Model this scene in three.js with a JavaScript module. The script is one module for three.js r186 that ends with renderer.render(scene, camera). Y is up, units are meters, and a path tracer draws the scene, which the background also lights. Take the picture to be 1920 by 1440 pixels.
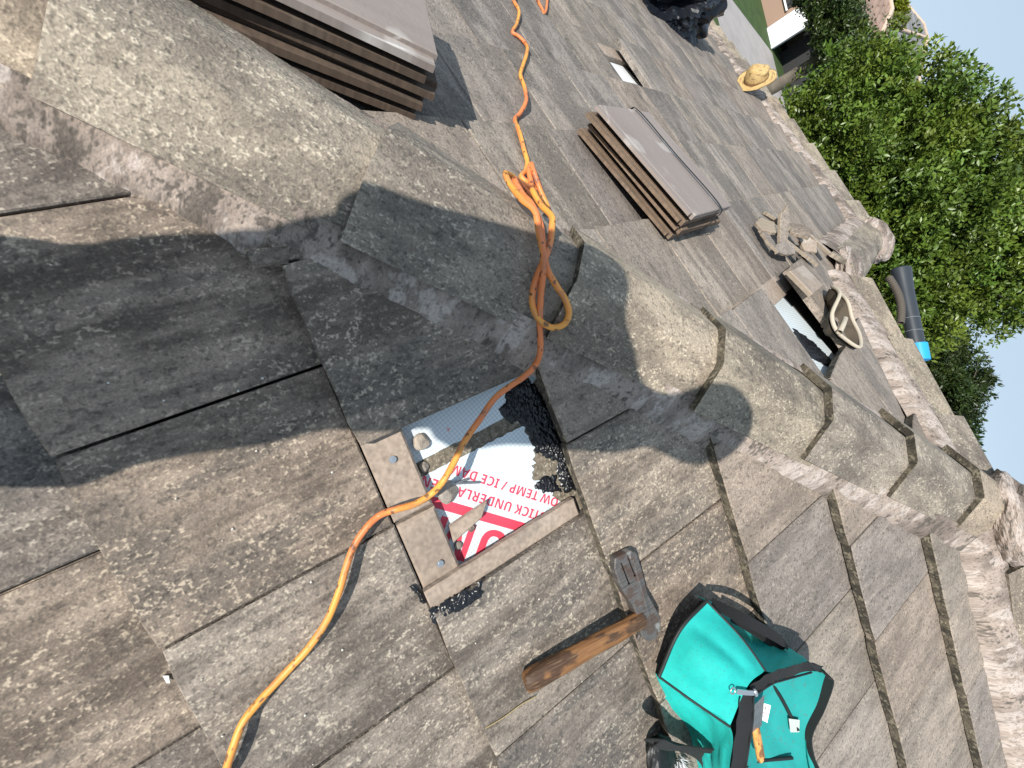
import * as THREE from 'three';
import { mergeGeometries, mergeVertices, toCreasedNormals } from 'three/addons/utils/BufferGeometryUtils.js';
import { MarchingCubes } from 'three/addons/objects/MarchingCubes.js';

// ---------------------------------------------------------------- camera, sky, sun, exposure
const scene = new THREE.Scene();
const V3 = (x, y, z) => new THREE.Vector3(x, y, z);
const renderer = new THREE.WebGLRenderer({ antialias: true });
renderer.setSize(1024, 768);
renderer.toneMapping = THREE.LinearToneMapping;
renderer.toneMappingExposure = 1.4;
renderer.shadowMap.enabled = true;

const camera = new THREE.PerspectiveCamera(84.7, 4 / 3, 0.02, 400);
const camRight = V3(0.658989, 0.669519, 0.342751), camDown = V3(-0.347248, -0.13341, 0.928235), camForward = V3(0.667197, -0.730716, 0.144573);
camera.position.set(0.38177, 0.93583, -0.10941);
camera.quaternion.setFromRotationMatrix(new THREE.Matrix4().makeBasis(camRight, camDown.clone().negate(), camForward.clone().negate()));
camera.updateMatrixWorld(true);

// periodic value noise, used for every texture and for relief
const HASH = new Float32Array(65536);
{ let s = 9781; for (let i = 0; i < 65536; i++) { s = (Math.imul(s, 1664525) + 1013904223) >>> 0; HASH[i] = ((s >>> 8) & 0xffff) / 65535; } }
const hsh = (x, y, seed) => HASH[(Math.imul(x, 7349) ^ Math.imul(y, 9151) ^ Math.imul(seed, 5471)) & 0xffff];
function vnoise(x, y, px, py, seed) {
  const xi = Math.floor(x), yi = Math.floor(y); let fx = x - xi, fy = y - yi;
  fx = fx * fx * (3 - 2 * fx); fy = fy * fy * (3 - 2 * fy);
  const x0 = ((xi % px) + px) % px, y0 = ((yi % py) + py) % py, x1 = (x0 + 1) % px, y1 = (y0 + 1) % py;
  const a = hsh(x0, y0, seed), b = hsh(x1, y0, seed), c = hsh(x0, y1, seed), d = hsh(x1, y1, seed);
  return a + (b - a) * fx + (c - a) * fy + (a - b - c + d) * fx * fy;
}
function fbm(u, v, px, py, oct, seed, gain = 0.5) {
  let s = 0, a = 1, t = 0;
  for (let i = 0; i < oct; i++) { s += a * vnoise(u * px, v * py, px, py, seed + i * 17); t += a; a *= gain; px *= 2; py *= 2; }
  return s / t;
}
const sstep = (a, b, x) => { x = Math.min(1, Math.max(0, (x - a) / (b - a))); return x * x * (3 - 2 * x); };
const mix = (a, b, t) => a + (b - a) * t;
const toS = (c) => Math.max(0, Math.min(255, Math.round(255 * (c <= 0.0031308 ? 12.92 * c : 1.055 * Math.pow(c, 1 / 2.4) - 0.055))));
let seedState = 20241;
const rnd = () => { seedState = (seedState + 0x6d2b79f5) | 0; let t = Math.imul(seedState ^ (seedState >>> 15), 1 | seedState); t = (t + Math.imul(t ^ (t >>> 7), 61 | t)) ^ t; return ((t ^ (t >>> 14)) >>> 0) / 4294967296; };
const rr = (a, b) => a + (b - a) * rnd();

{ // sky: clear blue with thin high cloud
  const w = 1024, h = 512, d = new Float32Array(w * h * 4);
  for (let j = 0; j < h; j++) for (let i = 0; i < w; i++) {
    const el = ((j + 0.5) / h - 0.5) * Math.PI, az = ((i + 0.5) / w - 0.5) * 2 * Math.PI;
    const t = Math.pow(Math.max(0, Math.sin(el)), 0.55);
    let r = mix(0.55, 0.37, t), g = mix(0.70, 0.49, t), b = mix(0.85, 0.63, t);
    const cx = (az / (2 * Math.PI) + 0.5), cy = (el / Math.PI + 0.5);
    const c = sstep(0.46, 0.74, fbm(cx, cy, 6, 9, 5, 300) * 0.7 + fbm(cx, cy, 14, 40, 3, 320) * 0.3) * 0.75 * sstep(-0.05, 0.15, el);
    r = mix(r, 0.66, c); g = mix(g, 0.74, c); b = mix(b, 0.86, c);
    const k = (j * w + i) * 4; d[k] = r; d[k + 1] = g; d[k + 2] = b; d[k + 3] = 1;
  }
  const t = new THREE.DataTexture(d, w, h, THREE.RGBAFormat, THREE.FloatType);
  t.mapping = THREE.EquirectangularReflectionMapping; t.magFilter = THREE.LinearFilter; t.minFilter = THREE.LinearFilter; t.wrapS = THREE.RepeatWrapping; t.needsUpdate = true;
  scene.background = t; scene.environment = t;
  scene.backgroundIntensity = 0.78; scene.environmentIntensity = 0.78;
}
const sunDir = V3(-0.80358, 0.53377, -0.26335);
const sun = new THREE.DirectionalLight(new THREE.Color().setRGB(1, 0.96, 0.88), 4.4);
sun.position.copy(sunDir).multiplyScalar(40); sun.castShadow = true; sun.shadow.mapSize.set(4096, 4096);
Object.assign(sun.shadow.camera, { left: -18, right: 18, top: 18, bottom: -18, near: 1, far: 120 });
scene.add(sun); scene.add(sun.target);

// ---------------------------------------------------------------- helpers: names, labels, meshes
const taken = {};
function numbered(n) { const k = taken[n] = (taken[n] ?? -1) + 1; return k ? n + '_' + String(k).padStart(3, '0') : n; }
function tag(o, label, category, group, kind) {
  if (label) o.userData.label = label; if (category) o.userData.category = category;
  if (group) o.userData.group = group; if (kind) o.userData.kind = kind; return o;
}
function mesh(name, geo, mat, parent = scene) {
  const m = new THREE.Mesh(geo, mat); m.name = parent === scene ? numbered(name) : name; m.castShadow = m.receiveShadow = true; parent.add(m); return m;
}
function thing(name, label, category, pos = [0, 0, 0], group) {
  const o = new THREE.Group(); o.name = numbered(name); o.position.set(...pos); scene.add(o); return tag(o, label, category, group);
}
const part = (name, parent) => { const g = new THREE.Group(); g.name = name; parent.add(g); return g; };

// ---------------------------------------------------------------- textures
function texture(size, fn, aspect = 1) {                    // fn(u, v) -> [r, g, b (linear albedo), height 0..1]
  const w = size, h = Math.round(size / aspect), c = new Uint8Array(w * h * 4), b = new Uint8Array(w * h * 4);
  for (let j = 0; j < h; j++) for (let i = 0; i < w; i++) {
    const o = fn((i + 0.5) / w, (j + 0.5) / h), k = (j * w + i) * 4;
    c[k] = toS(o[0]); c[k + 1] = toS(o[1]); c[k + 2] = toS(o[2]); c[k + 3] = 255;
    b[k] = b[k + 1] = b[k + 2] = Math.max(0, Math.min(255, o[3] * 255)); b[k + 3] = 255;
  }
  const mk = (d, srgb) => { const t = new THREE.DataTexture(d, w, h, THREE.RGBAFormat); t.wrapS = t.wrapT = THREE.RepeatWrapping; t.magFilter = THREE.LinearFilter; t.minFilter = THREE.LinearMipmapLinearFilter; t.generateMipmaps = true; if (srgb) t.colorSpace = THREE.SRGBColorSpace; t.needsUpdate = true; return t; };
  return { map: mk(c, true), bump: mk(b, false) };
}
const mixc = (a, b, t) => [mix(a[0], b[0], t), mix(a[1], b[1], t), mix(a[2], b[2], t)];
function std(tex, bumpScale, rough = 0.9, tint = [1, 1, 1], extra = {}) {
  const m = new THREE.MeshStandardMaterial({ roughness: rough, ...extra }); m.color.setRGB(...tint);
  if (tex) { m.map = tex.map; if (bumpScale) { m.bumpMap = tex.bump; m.bumpScale = bumpScale; } } return m;
}
// weathered concrete, one metre square; v runs up the slope
const concrete = (seed, dark, lite, algae, lichen, sx, sy) => texture(1024, (u, v) => {
  const big = fbm(u, v, 4, 3, 5, seed, 0.55), mid = fbm(u, v, 26, 14, 4, seed + 31, 0.62), streak = fbm(u, v, sx, sy, 4, seed + 51, 0.55), sp = vnoise(u * 250, v * 170, 250, 170, seed + 71) * 0.55 + vnoise(u * 420, v * 380, 420, 380, seed + 72) * 0.45, sp2 = vnoise(u * 190, v * 125, 190, 125, seed + 91) * 0.6 + vnoise(u * 380, v * 340, 380, 340, seed + 92) * 0.4, g = vnoise(u * 512, v * 512, 512, 512, seed + 73);
  const fine = fbm(u, v, sx * 5, sy * 3, 3, seed + 61, 0.6), tone = big * 0.32 + streak * 0.34 + mid * 0.2 + fine * 0.14;
  let c = mixc(dark, lite, sstep(0.38, 0.62, tone));
  c = mixc(c, [0.06, 0.055, 0.051], sstep(0.5, 0.64, fbm(u, v, 6, 3, 5, seed + 131, 0.6) * 0.55 + streak * 0.45) * algae * (0.6 + 0.4 * sp2));
  c = mixc(c, [0.50, 0.435, 0.345], sstep(0.55, 0.80, sp) * lichen * (0.3 + 0.7 * sstep(0.4, 0.58, mid)));
  c = mixc(c, [0.05, 0.044, 0.038], sstep(0.58, 0.82, sp2) * 0.54);
  const m = 0.76 + 0.48 * g; return [...c.map((x) => x * m), 0.55 * sp + 0.25 * (1 - sp2) + 0.2 * g];
});
const texA = concrete(1, [0.098, 0.08, 0.066], [0.275, 0.229, 0.19], 0.84, 0.66, 24, 4);
const texA2 = concrete(700, [0.165, 0.14, 0.12], [0.29, 0.246, 0.211], 0.4, 0.4, 16, 3);
const texB = concrete(1500, [0.155, 0.133, 0.116], [0.305, 0.262, 0.227], 0.78, 0.38, 15, 2);
const texCap = concrete(2300, [0.155, 0.13, 0.106], [0.33, 0.279, 0.22], 0.8, 0.85, 7, 5);
const texClean = texture(512, (u, v) => {
  const a = fbm(u, v, 6, 6, 4, 401), g = vnoise(u * 200, v * 200, 200, 200, 402), g2 = vnoise(u * 90, v * 90, 90, 90, 403);
  let c = mixc([0.27, 0.21, 0.165], [0.36, 0.285, 0.23], a); c = mixc(c, [0.45, 0.40, 0.35], sstep(0.62, 0.75, fbm(u, v, 9, 7, 3, 405)) * 0.5); c = mixc(c, [0.16, 0.125, 0.10], sstep(0.72, 0.9, g2) * 0.35);
  c = mixc(c, [0.2, 0.165, 0.135], sstep(0.5, 0.68, fbm(u, v, 14, 10, 4, 407, 0.6)) * 0.45);
  const m = 0.82 + 0.36 * g; return [...c.map((x) => x * m), 0.5 * g + 0.5 * g2];
});
const texButt = texture(512, (u, v) => {
  const a = fbm(u, v, 30, 20, 4, 451, 0.6), g = vnoise(u * 240, v * 240, 240, 240, 452), s = fbm(u, v, 90, 70, 2, 453);
  let c = mixc([0.04, 0.034, 0.025], [0.12, 0.10, 0.072], sstep(0.34, 0.66, a)); c = mixc(c, [0.30, 0.26, 0.19], sstep(0.56, 0.74, s * 0.6 + g * 0.4) * 0.6); c = mixc(c, [0.02, 0.018, 0.014], sstep(0.6, 0.8, 1 - g) * 0.5);
  return [...c, 0.5 * s + 0.5 * g];
});
const texMortar = texture(512, (u, v) => {
  const a = fbm(u, v, 4, 4, 5, 501, 0.6), b = fbm(u, v, 10, 8, 5, 511, 0.62), sp = fbm(u, v, 80, 80, 2, 521, 0.7), g = vnoise(u * 256, v * 256, 256, 256, 522);
  let c = mixc([0.18, 0.142, 0.12], [0.33, 0.267, 0.228], sstep(0.36, 0.62, a)); c = mixc(c, [0.55, 0.48, 0.44], sstep(0.57, 0.66, b) * 0.48); c = mixc(c, [0.07, 0.06, 0.05], sstep(0.53, 0.66, (1 - b) * 0.75 + sp * 0.25) * 0.75); c = mixc(c, [0.06, 0.052, 0.044], sstep(0.58, 0.72, sp) * 0.4);
  const m = 0.8 + 0.4 * g; return [...c.map((x) => x * m), 0.5 * sp + 0.2 * g + 0.3 * b];
});
const texStone = texture(256, (u, v) => { const a = fbm(u, v, 8, 8, 4, 551), g = vnoise(u * 90, v * 90, 90, 90, 552); const c = mixc([0.25, 0.215, 0.18], [0.4, 0.35, 0.3], a); return [...c, g]; });
const texGrit = texture(512, (u, v) => { const g = vnoise(u * 200, v * 200, 200, 200, 561), g2 = vnoise(u * 110, v * 110, 110, 110, 562), a = fbm(u, v, 6, 6, 3, 563); let c = mixc([0.09, 0.075, 0.055], [0.21, 0.175, 0.13], g2); c = mixc(c, [0.36, 0.33, 0.27], sstep(0.75, 0.9, g)); return [...c.map((x) => x * (0.8 + 0.4 * a)), 0.6 * g + 0.4 * g2]; });

const tints = (t) => [[1, 1, 1], [1.1, 1.07, 1.03], [0.88, 0.88, 0.9], [1.04, 0.98, 0.93], [0.94, 0.93, 0.9]].map((k) => t.map((x, i) => x * k[i]));
const matButt = std(texButt, 0.0025, 0.95);
const matTileA = tints([1, 1, 1]).map((t) => std(texA, 0.0022, 0.93, t));
const matTileA2 = tints([1, 1, 1]).map((t) => std(texA2, 0.0018, 0.93, t)), matTileB2 = tints([0.95, 0.95, 0.96]).map((t) => std(texA2, 0.0015, 0.92, t));
const matTileB = tints([1, 1, 1]).map((t) => std(texB, 0.0016, 0.92, t));
const matCap = tints([1, 1, 1]).map((t) => std(texCap, 0.0032, 0.94, t));
const matClean = std(texClean, 0.0014, 0.88), matCleanSide = std(texClean, 0.0006, 0.9, [0.72, 0.66, 0.6]);
const matMortar = std(texMortar, 0.003, 0.95);
const matTar = new THREE.MeshStandardMaterial({ color: new THREE.Color().setRGB(0.008, 0.0085, 0.011), roughness: 0.32 });
const matGrit = std(texGrit, 0.0012, 0.95);
const matBlack = new THREE.MeshStandardMaterial({ color: new THREE.Color().setRGB(0.012, 0.012, 0.013), roughness: 0.75 });
const matFelt = new THREE.MeshStandardMaterial({ color: new THREE.Color().setRGB(0.05, 0.045, 0.04), roughness: 0.95 });
const flat = (r, g, b, rough = 0.8, metal = 0) => new THREE.MeshStandardMaterial({ color: new THREE.Color().setRGB(r, g, b), roughness: rough, metalness: metal });
// ---------------------------------------------------------------- roof frame: slope A rises along +x, slope B along +z, both 5 in 12
const TAN = 5 / 12, C = Math.cos(Math.atan(TAN)), S = Math.sin(Math.atan(TAN));
const E = 0.343, W = 0.305, YB = 0.4893, VB = -1.6367, XB = 1.2628;
const onA = (U, z, n = 0) => V3(U * C - n * S, U * S + n * C, z);
const onB = (x, v, n = 0) => V3(x, YB + v * S + n * C, v * C - n * S);
const basisA = new THREE.Matrix4().makeBasis(V3(0, 0, 1), V3(C, S, 0), V3(-S, C, 0));
const basisB = new THREE.Matrix4().makeBasis(V3(-1, 0, 0), V3(0, S, C), V3(0, C, -S)).setPosition(0, YB, 0);
const DROP = 0.0875;                                        // tiles lie flatter than the deck: top falls away behind the nose
const surfA = (U) => -DROP * (((U / E) % 1 + 1) % 1) * E;
const surfB = (v) => -DROP * ((((v - VB) / E) % 1 + 1) % 1) * E;

function clip(poly, a, b, c) {                              // keep a*p + b*q <= c
  const out = [];
  for (let i = 0; i < poly.length; i++) {
    const P = poly[i], Q = poly[(i + 1) % poly.length], dp = a * P[0] + b * P[1] - c, dq = a * Q[0] + b * Q[1] - c;
    if (dp <= 0) out.push(P);
    if ((dp < 0 && dq > 0) || (dp > 0 && dq < 0)) { const t = dp / (dp - dq); out.push([P[0] + (Q[0] - P[0]) * t, P[1] + (Q[1] - P[1]) * t, 0]); }
  }
  return out;
}
function area(p) { let s = 0; for (let i = 0; i < p.length; i++) { const a = p[i], b = p[(i + 1) % p.length]; s += a[0] * b[1] - a[1] * b[0]; } return s / 2; }
// a slab over polygon poly (counter-clockwise, [p, q, flag]); edges whose first vertex has flag 1 are noses and take material 1
function slab(poly, { th = 0.026, bevel = 0.0025, top = () => 0, uv = [0, 0], boxes = [], thAt = null } = {}) {
  const n = poly.length, inner = [], G = [[], []], T = [[], []];
  for (let i = 0; i < n; i++) {
    const A = poly[(i + n - 1) % n], B = poly[i], D = poly[(i + 1) % n];
    let e1x = B[0] - A[0], e1y = B[1] - A[1], e2x = D[0] - B[0], e2y = D[1] - B[1]; const l1 = Math.hypot(e1x, e1y) || 1, l2 = Math.hypot(e2x, e2y) || 1;
    let nx = -e1y / l1 - e2y / l2, ny = e1x / l1 + e2x / l2; const l = Math.hypot(nx, ny) || 1; const k = bevel / Math.max(0.5, l / 2) / l;
    inner.push([B[0] + nx * k, B[1] + ny * k]);
  }
  const put = (g, pts, uvs) => { for (let i = 1; i + 1 < pts.length; i++) for (const j of [0, i, i + 1]) { G[g].push(...pts[j]); T[g].push(...uvs[j]); } };
  const tris = THREE.ShapeUtils.triangulateShape(inner.map((p) => new THREE.Vector2(p[0], p[1])), []);
  const up = (p) => [p[0] + uv[0], p[1] + uv[1]];
  for (const t of tris) put(0, t.map((k) => [inner[k][0], inner[k][1], top(inner[k][0], inner[k][1])]), t.map((k) => up(inner[k])));
  const low = (p) => top(p[0], p[1]) - (thAt ? thAt(p[0], p[1]) : th);
  let run = 0;
  for (let i = 0; i < n; i++) {
    const A = poly[i], B = poly[(i + 1) % n], a = inner[i], b = inner[(i + 1) % n], g = A[2] ? 1 : 0, len = Math.hypot(B[0] - A[0], B[1] - A[1]);
    const za = top(A[0], A[1]) - bevel, zb = top(B[0], B[1]) - bevel;
    put(0, [[A[0], A[1], za], [B[0], B[1], zb], [b[0], b[1], top(b[0], b[1])], [a[0], a[1], top(a[0], a[1])]], [up(A), up(B), up(b), up(a)]);
    put(g, [[A[0], A[1], low(A)], [B[0], B[1], low(B)], [B[0], B[1], zb], [A[0], A[1], za]], [[run + uv[0], 0 + uv[1]], [run + len + uv[0], uv[1]], [run + len + uv[0], th + uv[1]], [run + uv[0], th + uv[1]]]);
    run += len;
  }
  const bt = THREE.ShapeUtils.triangulateShape(poly.map((p) => new THREE.Vector2(p[0], p[1])), []);
  for (const t of bt) put(0, [t[0], t[2], t[1]].map((k) => [poly[k][0], poly[k][1], low(poly[k])]), [t[0], t[2], t[1]].map((k) => up(poly[k])));
  for (const [p0, q0, p1, q1, zt, zb] of boxes) {           // interlocking lips
    const P = [[p0, q0], [p1, q0], [p1, q1], [p0, q1]], z = (p, d) => top(p[0], p[1]) + d;
    put(0, P.map((p) => [p[0], p[1], z(p, zt)]), P.map(up));
    for (let i = 0; i < 4; i++) { const A = P[i], B = P[(i + 1) % 4]; put(0, [[...A, z(A, zb)], [...B, z(B, zb)], [...B, z(B, zt)], [...A, z(A, zt)]], [up(A), up(B), up(B), up(A)]); }
  }
  const g = new THREE.BufferGeometry(), pos = [...G[0], ...G[1]], uvs = [...T[0], ...T[1]];
  g.setAttribute('position', new THREE.Float32BufferAttribute(pos, 3)); g.setAttribute('uv', new THREE.Float32BufferAttribute(uvs, 2));
  g.addGroup(0, G[0].length / 3, 0); if (G[1].length) g.addGroup(G[0].length / 3, G[1].length / 3, 1);
  g.computeVertexNormals(); return g;
}
function tilePoly(w, len, chips = 7, rough = 0.0014) {      // nose edge along q = 0 slightly chipped
  const P = []; for (let i = 0; i < chips; i++) { const e = i === 0 ? 0.0035 : 0; P.push([-w / 2 + w * i / chips, (i ? rr(-1, 1) * rough : 0) + e, 1]); }
  P.push([w / 2, 0.0035, 0], [w / 2, len, 0], [-w / 2, len, 0]); return P;
}
const SC2 = 1;
const tileTop = (p, q) => -DROP * q;
const TL = 0.419, LIP = (w, len) => [[-w / 2 - 0.03, 0.006, -w / 2 + 0.002, len - 0.004, -0.013, -0.024]];

// ---------------------------------------------------------------- the house roof
const roof = thing('house_roof', 'weathered brown flat concrete tile roof with mortared hips, filling the view', 'roof', [0, 0, 0]);
const slopeA = part('roof_slope', roof); slopeA.applyMatrix4(basisA); tag(slopeA, 'sunlit slope with the open hole, hammer and teal bag');
const slopeB = part('roof_slope', roof); slopeB.applyMatrix4(basisB); tag(slopeB, 'streaky slope carrying the tile stacks');
const proj = (v) => { const r = v.clone().sub(camera.position), z = r.dot(camForward); return z > 0.02 ? [960 + 790 * r.dot(camRight) / z, 720 + 790 * r.dot(camDown) / z] : null; };
const near = (pts, m) => pts.some((v) => { const q = proj(v); return q && q[0] > -m && q[0] < 1920 + m && q[1] > -m && q[1] < 1440 + m; });

const gapFull = 0.0045;
const fullA = Array.from({ length: 8 }, () => { const w = W - gapFull; return slab(tilePoly(w, TL), { top: tileTop, uv: [rnd() * 7, rnd() * 7], boxes: LIP(w, TL) }); });
const fullB = Array.from({ length: 10 }, () => { const w = W - gapFull; return slab(tilePoly(w, TL, 5), { top: tileTop, uv: [rnd() * 7, rnd() * 7], boxes: LIP(w, TL) }); });
function layTile(slope, full, mats, p0, p1, q0, clips, opt = {}) {
  const pc = (p0 + p1) / 2, w = p1 - p0 - gapFull, len = opt.len ?? TL;
  let P = tilePoly(w, len).map(([p, q, f]) => [p + pc, q + q0, f]); const n0 = area(P);
  for (const c of clips) P = clip(P, ...c);
  if (P.length < 3 || area(P) < 0.002) return null;
  const whole = Math.abs(area(P) - n0) < 1e-6 && Math.abs(p1 - p0 - W) < 0.0012 && !opt.len;
  const geo = whole ? full[Math.floor(rnd() * full.length)] : slab(P.map(([p, q, f]) => [p - pc, q - q0, f]), { top: tileTop, uv: [rnd() * 7, rnd() * 7], boxes: Math.abs(area(P) - n0) < 1e-6 && !opt.noLip ? LIP(w, len) : [] });
  const m = mesh(opt.name ?? 'roof_tile', geo, [opt.mat ?? mats[Math.floor(rnd() * mats.length)], opt.butt ?? matButt], slope);
  m.position.set(pc, q0, rr(-0.0012, 0.0012) + (opt.lift ?? 0)); m.rotation.z = rr(-1, 1) * 0.0022; m.rotation.x = opt.tilt ?? 0; return m;
}
const HIP = 1.174, RIDGE = 2.25;
// slope A: rows by course, joints by hand where the photograph shows them
const jointsA = { 0: [-0.02, 0.97], 1: [-1.47, -0.475, 0.5, 1.46], 2: [-1, 0, 1.03, 2.05], 3: [0.5, 1.51], 4: [1.03, 2.03, 3.03], 5: [2.53, 3.53, 4.52], 6: [3.04, 4.04, 5.0] };
for (let s = -5; s <= 6; s++) {
  const known = jointsA[s] ?? [s % 2 ? 0.5 : 0]; let J = [...known];
  for (let t = known[0] - 1; t > -9; t--) J.unshift(t + rr(-0.015, 0.015)); for (let t = known[known.length - 1] + 1; t < 14; t++) J.push(t + rr(-0.015, 0.015));
  for (let i = 0; i + 1 < J.length; i++) {
    const p0 = J[i] * W, p1 = J[i + 1] * W, q0 = s * E + rr(-0.003, 0.003);
    if (s === 2 && Math.abs(J[i]) < 0.01) continue;          // the missing tile
    if (!near([onA(q0, p0), onA(q0, p1), onA(q0 + E, p0), onA(q0 + E, p1)], 330)) continue;
    const under = s === 1 && (i === J.indexOf(-0.475) || i === J.indexOf(0.5));
    const m = layTile(slopeA, fullA, s >= 4 || (s === 3 && rnd() < 0.5) ? matTileA2 : matTileA, p0, p1, q0, [[-1, C, HIP - 0.02], [0, C, RIDGE - 0.04]], under ? { len: E + 0.001, noLip: true } : s === 2 && Math.abs(J[i] - 1.03) < 0.01 ? { noLip: true } : {});
    if (under) {                                             // clean head of the lower tile, bared by the missing one
      const w = p1 - p0 - 0.006, P = [[-w / 2, E + 0.004, 0], [w / 2, E + 0.004, 0], [w / 2, TL, 0], [-w / 2, TL, 0]];
      const h = mesh('tile_head', slab(P, { top: (p, q) => tileTop(p, q) - 0.0005 + 0.004 * sstep(E + 0.012, E + 0.026, q), bevel: 0.004, uv: [rnd() * 5, rnd() * 5] }), matClean, slopeA); h.position.set((p0 + p1) / 2, q0, 0); tag(h, 'clean pale head of the tile below the missing one');
    }
  }
}
{ // clean raised band, its screws, and the interlocking lip beside the hole
  const zinc = flat(0.55, 0.56, 0.58, 0.3, 0.9);
  for (const [U, z] of [[0.729, 0.045], [0.734, 0.254]]) {
    const g = mergeGeometries([new THREE.CylinderGeometry(0.0062, 0.0052, 0.0028, 18).rotateX(Math.PI / 2), new THREE.CylinderGeometry(0.0035, 0.0035, 0.0012, 12).rotateX(Math.PI / 2).translate(0, 0, 0.0014), new THREE.BoxGeometry(0.005, 0.0012, 0.001).translate(0, 0, 0.0024), new THREE.BoxGeometry(0.0012, 0.005, 0.001).translate(0, 0, 0.0024)]);
    const m = mesh('screw', g, zinc, slopeA); m.position.set(z, U, surfA(U - 2 * E + E - 0.001) - 0.0005); m.position.z = tileTop(0, U - E) + 0.005;
  }
  const lipP = []; for (let i = 0; i <= 14; i++) lipP.push([0.2775 + rr(-0.0008, 0.0012), 0.690 + 0.335 * i / 14]);
  const P = [[0.315, 0.690, 0], [0.315, 1.025, 0], ...lipP.reverse().map((p) => [p[0], p[1], 0])];
  const lip = mesh('interlock_lip', slab(P, { top: (p, q) => -0.010 - DROP * (q - 0.686) - 0.004 * sstep(0.289, 0.294, p) * (1 - sstep(0.301, 0.306, p)), bevel: 0.003, th: 0.016 }), matClean, slopeA); tag(lip, 'clean stepped edge of the tile beside the hole');
}
// slope B
const jointsB = { 1: [3.81, 4.6], 2: [-0.02, 0.95], 3: [-0.42], 4: [0.13, 1.12, 2.1], 5: [2.22, 3.2] };
for (let k = -9; k <= 7; k++) {
  const known = jointsB[k] ?? [((k % 2) ? 0.48 : 0) + rr(-0.05, 0.05)]; let J = [...known];
  for (let t = known[0] - 1; t > -14; t--) J.unshift(t + rr(-0.02, 0.02)); for (let t = known[known.length - 1] + 1; t < 24; t++) J.push(t + rr(-0.02, 0.02));
  for (let i = 0; i + 1 < J.length; i++) {
    const x0 = XB + J[i] * W, x1 = XB + J[i + 1] * W, v = VB + k * E + rr(-0.003, 0.003), xc = (x0 + x1) / 2;
    if (k === 5 && Math.abs(J[i] - 2.22) < 0.01) continue;
    if (k === 1 && Math.abs(J[i] - 3.81) < 0.01) continue;
    if (!near([onB(x0, v), onB(x1, v), onB(x0, v + E), onB(x1, v + E)], 90)) continue;
    const clips = [[1, C, -HIP - 0.02]];
    if (k >= 6 || (k === 5 && xc < 3.15)) clips.push([-1, C, 3.30]); else clips.push([-1, 0.721 * C, 4.5 + 0.25 * 0.721 - 0.03]);
    if (k === 5 && xc >= 3.15) clips.push([0, C, 0.22]);
    const opt = k === 5 && Math.abs(J[i] - 3.2) < 0.01 ? { lift: 0.022, tilt: 0.02 } : k === 1 && Math.abs(J[i] - 4.6) < 0.01 ? { lift: 0.018, tilt: -0.02 } : {};
    layTile(slopeB, fullB, rnd() < (k >= 5 ? 0.7 : k >= 3 ? 0.35 : 0.15) ? matTileB2 : matTileB, -x1, -x0, v, clips, opt);
  }
}
{ // clean heads and underlay seen where tiles are missing on slope B
  const band = (x0, x1, v0, v1, n, name, mat) => { const P = [[-x1, v0, 0], [-x0, v0, 0], [-x0, v1, 0], [-x1, v1, 0]]; return mesh(name, slab(P, { top: (p, q) => n - DROP * (q - v0), bevel: 0.003, th: 0.02, uv: [rnd(), rnd()] }), mat, slopeB); };
  tag(band(1.60, 2.235, 0.076, 0.158, -0.028, 'tile_head', matClean), 'clean pale tile head below the second hole');
  tag(band(2.40, 2.70, -1.292, -1.215, -0.028, 'tile_head', matClean), 'clean pale tile head in the far hole');
}
// deck under the tiles, far slopes and walls
const deckA = mesh('roof_deck', slab([[-4.1, -3.2, 0], [4.6, -3.2, 0], [4.6, 2.43, 0], [1.06, 2.43, 0]], { top: () => -0.066, th: 0.02, bevel: 0 }), matFelt, slopeA);
const deckB = mesh('roof_deck', slab([[-7.6, -4.47, 0], [2.9, -4.47, 0], [-2.24, 1.14, 0], [-3.1, 0.27, 0], [-4.5, 0.27, 0]], { top: () => -0.066, th: 0.02, bevel: 0 }), matFelt, slopeB);
{
  const P = (...v) => { const g = new THREE.BufferGeometry(), a = []; for (let i = 1; i + 1 < v.length; i++) for (const j of [0, i, i + 1]) a.push(...v[j]); g.setAttribute('position', new THREE.Float32BufferAttribute(a, 3)); g.setAttribute('uv', new THREE.Float32BufferAttribute(a.map(() => 0).slice(0, a.length / 3 * 2).map((_, i) => a[(i >> 1) * 3 + (i % 2 ? 2 : 0)]), 2)); g.computeVertexNormals(); return g; };
  const y = RIDGE * TAN - 0.03;
  mesh('rear_slope', P([RIDGE, y, 1.07], [RIDGE, y, 4.6], [6.2, y - 3.95 * TAN, 4.6], [6.2, y - 3.95 * TAN, 0.3], [3.1, 0.55, 0.24]), matTileB[0], roof);
  mesh('rear_slope', P([3.1, 0.56, 0.24], [4.5, 0.56, 0.24], [6.0, 0.05, 1.6], [3.1, 0.0, 1.6]), matTileB[2], roof);
  mesh('rear_slope', P([4.5, 0.56, 0.25], [7.6, -1.25, -4.1], [8.6, -1.25, 1.6], [6, 0.05, 1.6]), matTileB[1], roof);
  const wall = mesh('house_wall', new THREE.BoxGeometry(8.2, 2.5, 7.6).translate(3.1, -2.62, 0.5), flat(0.55, 0.5, 0.43, 0.9), roof);
}
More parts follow.
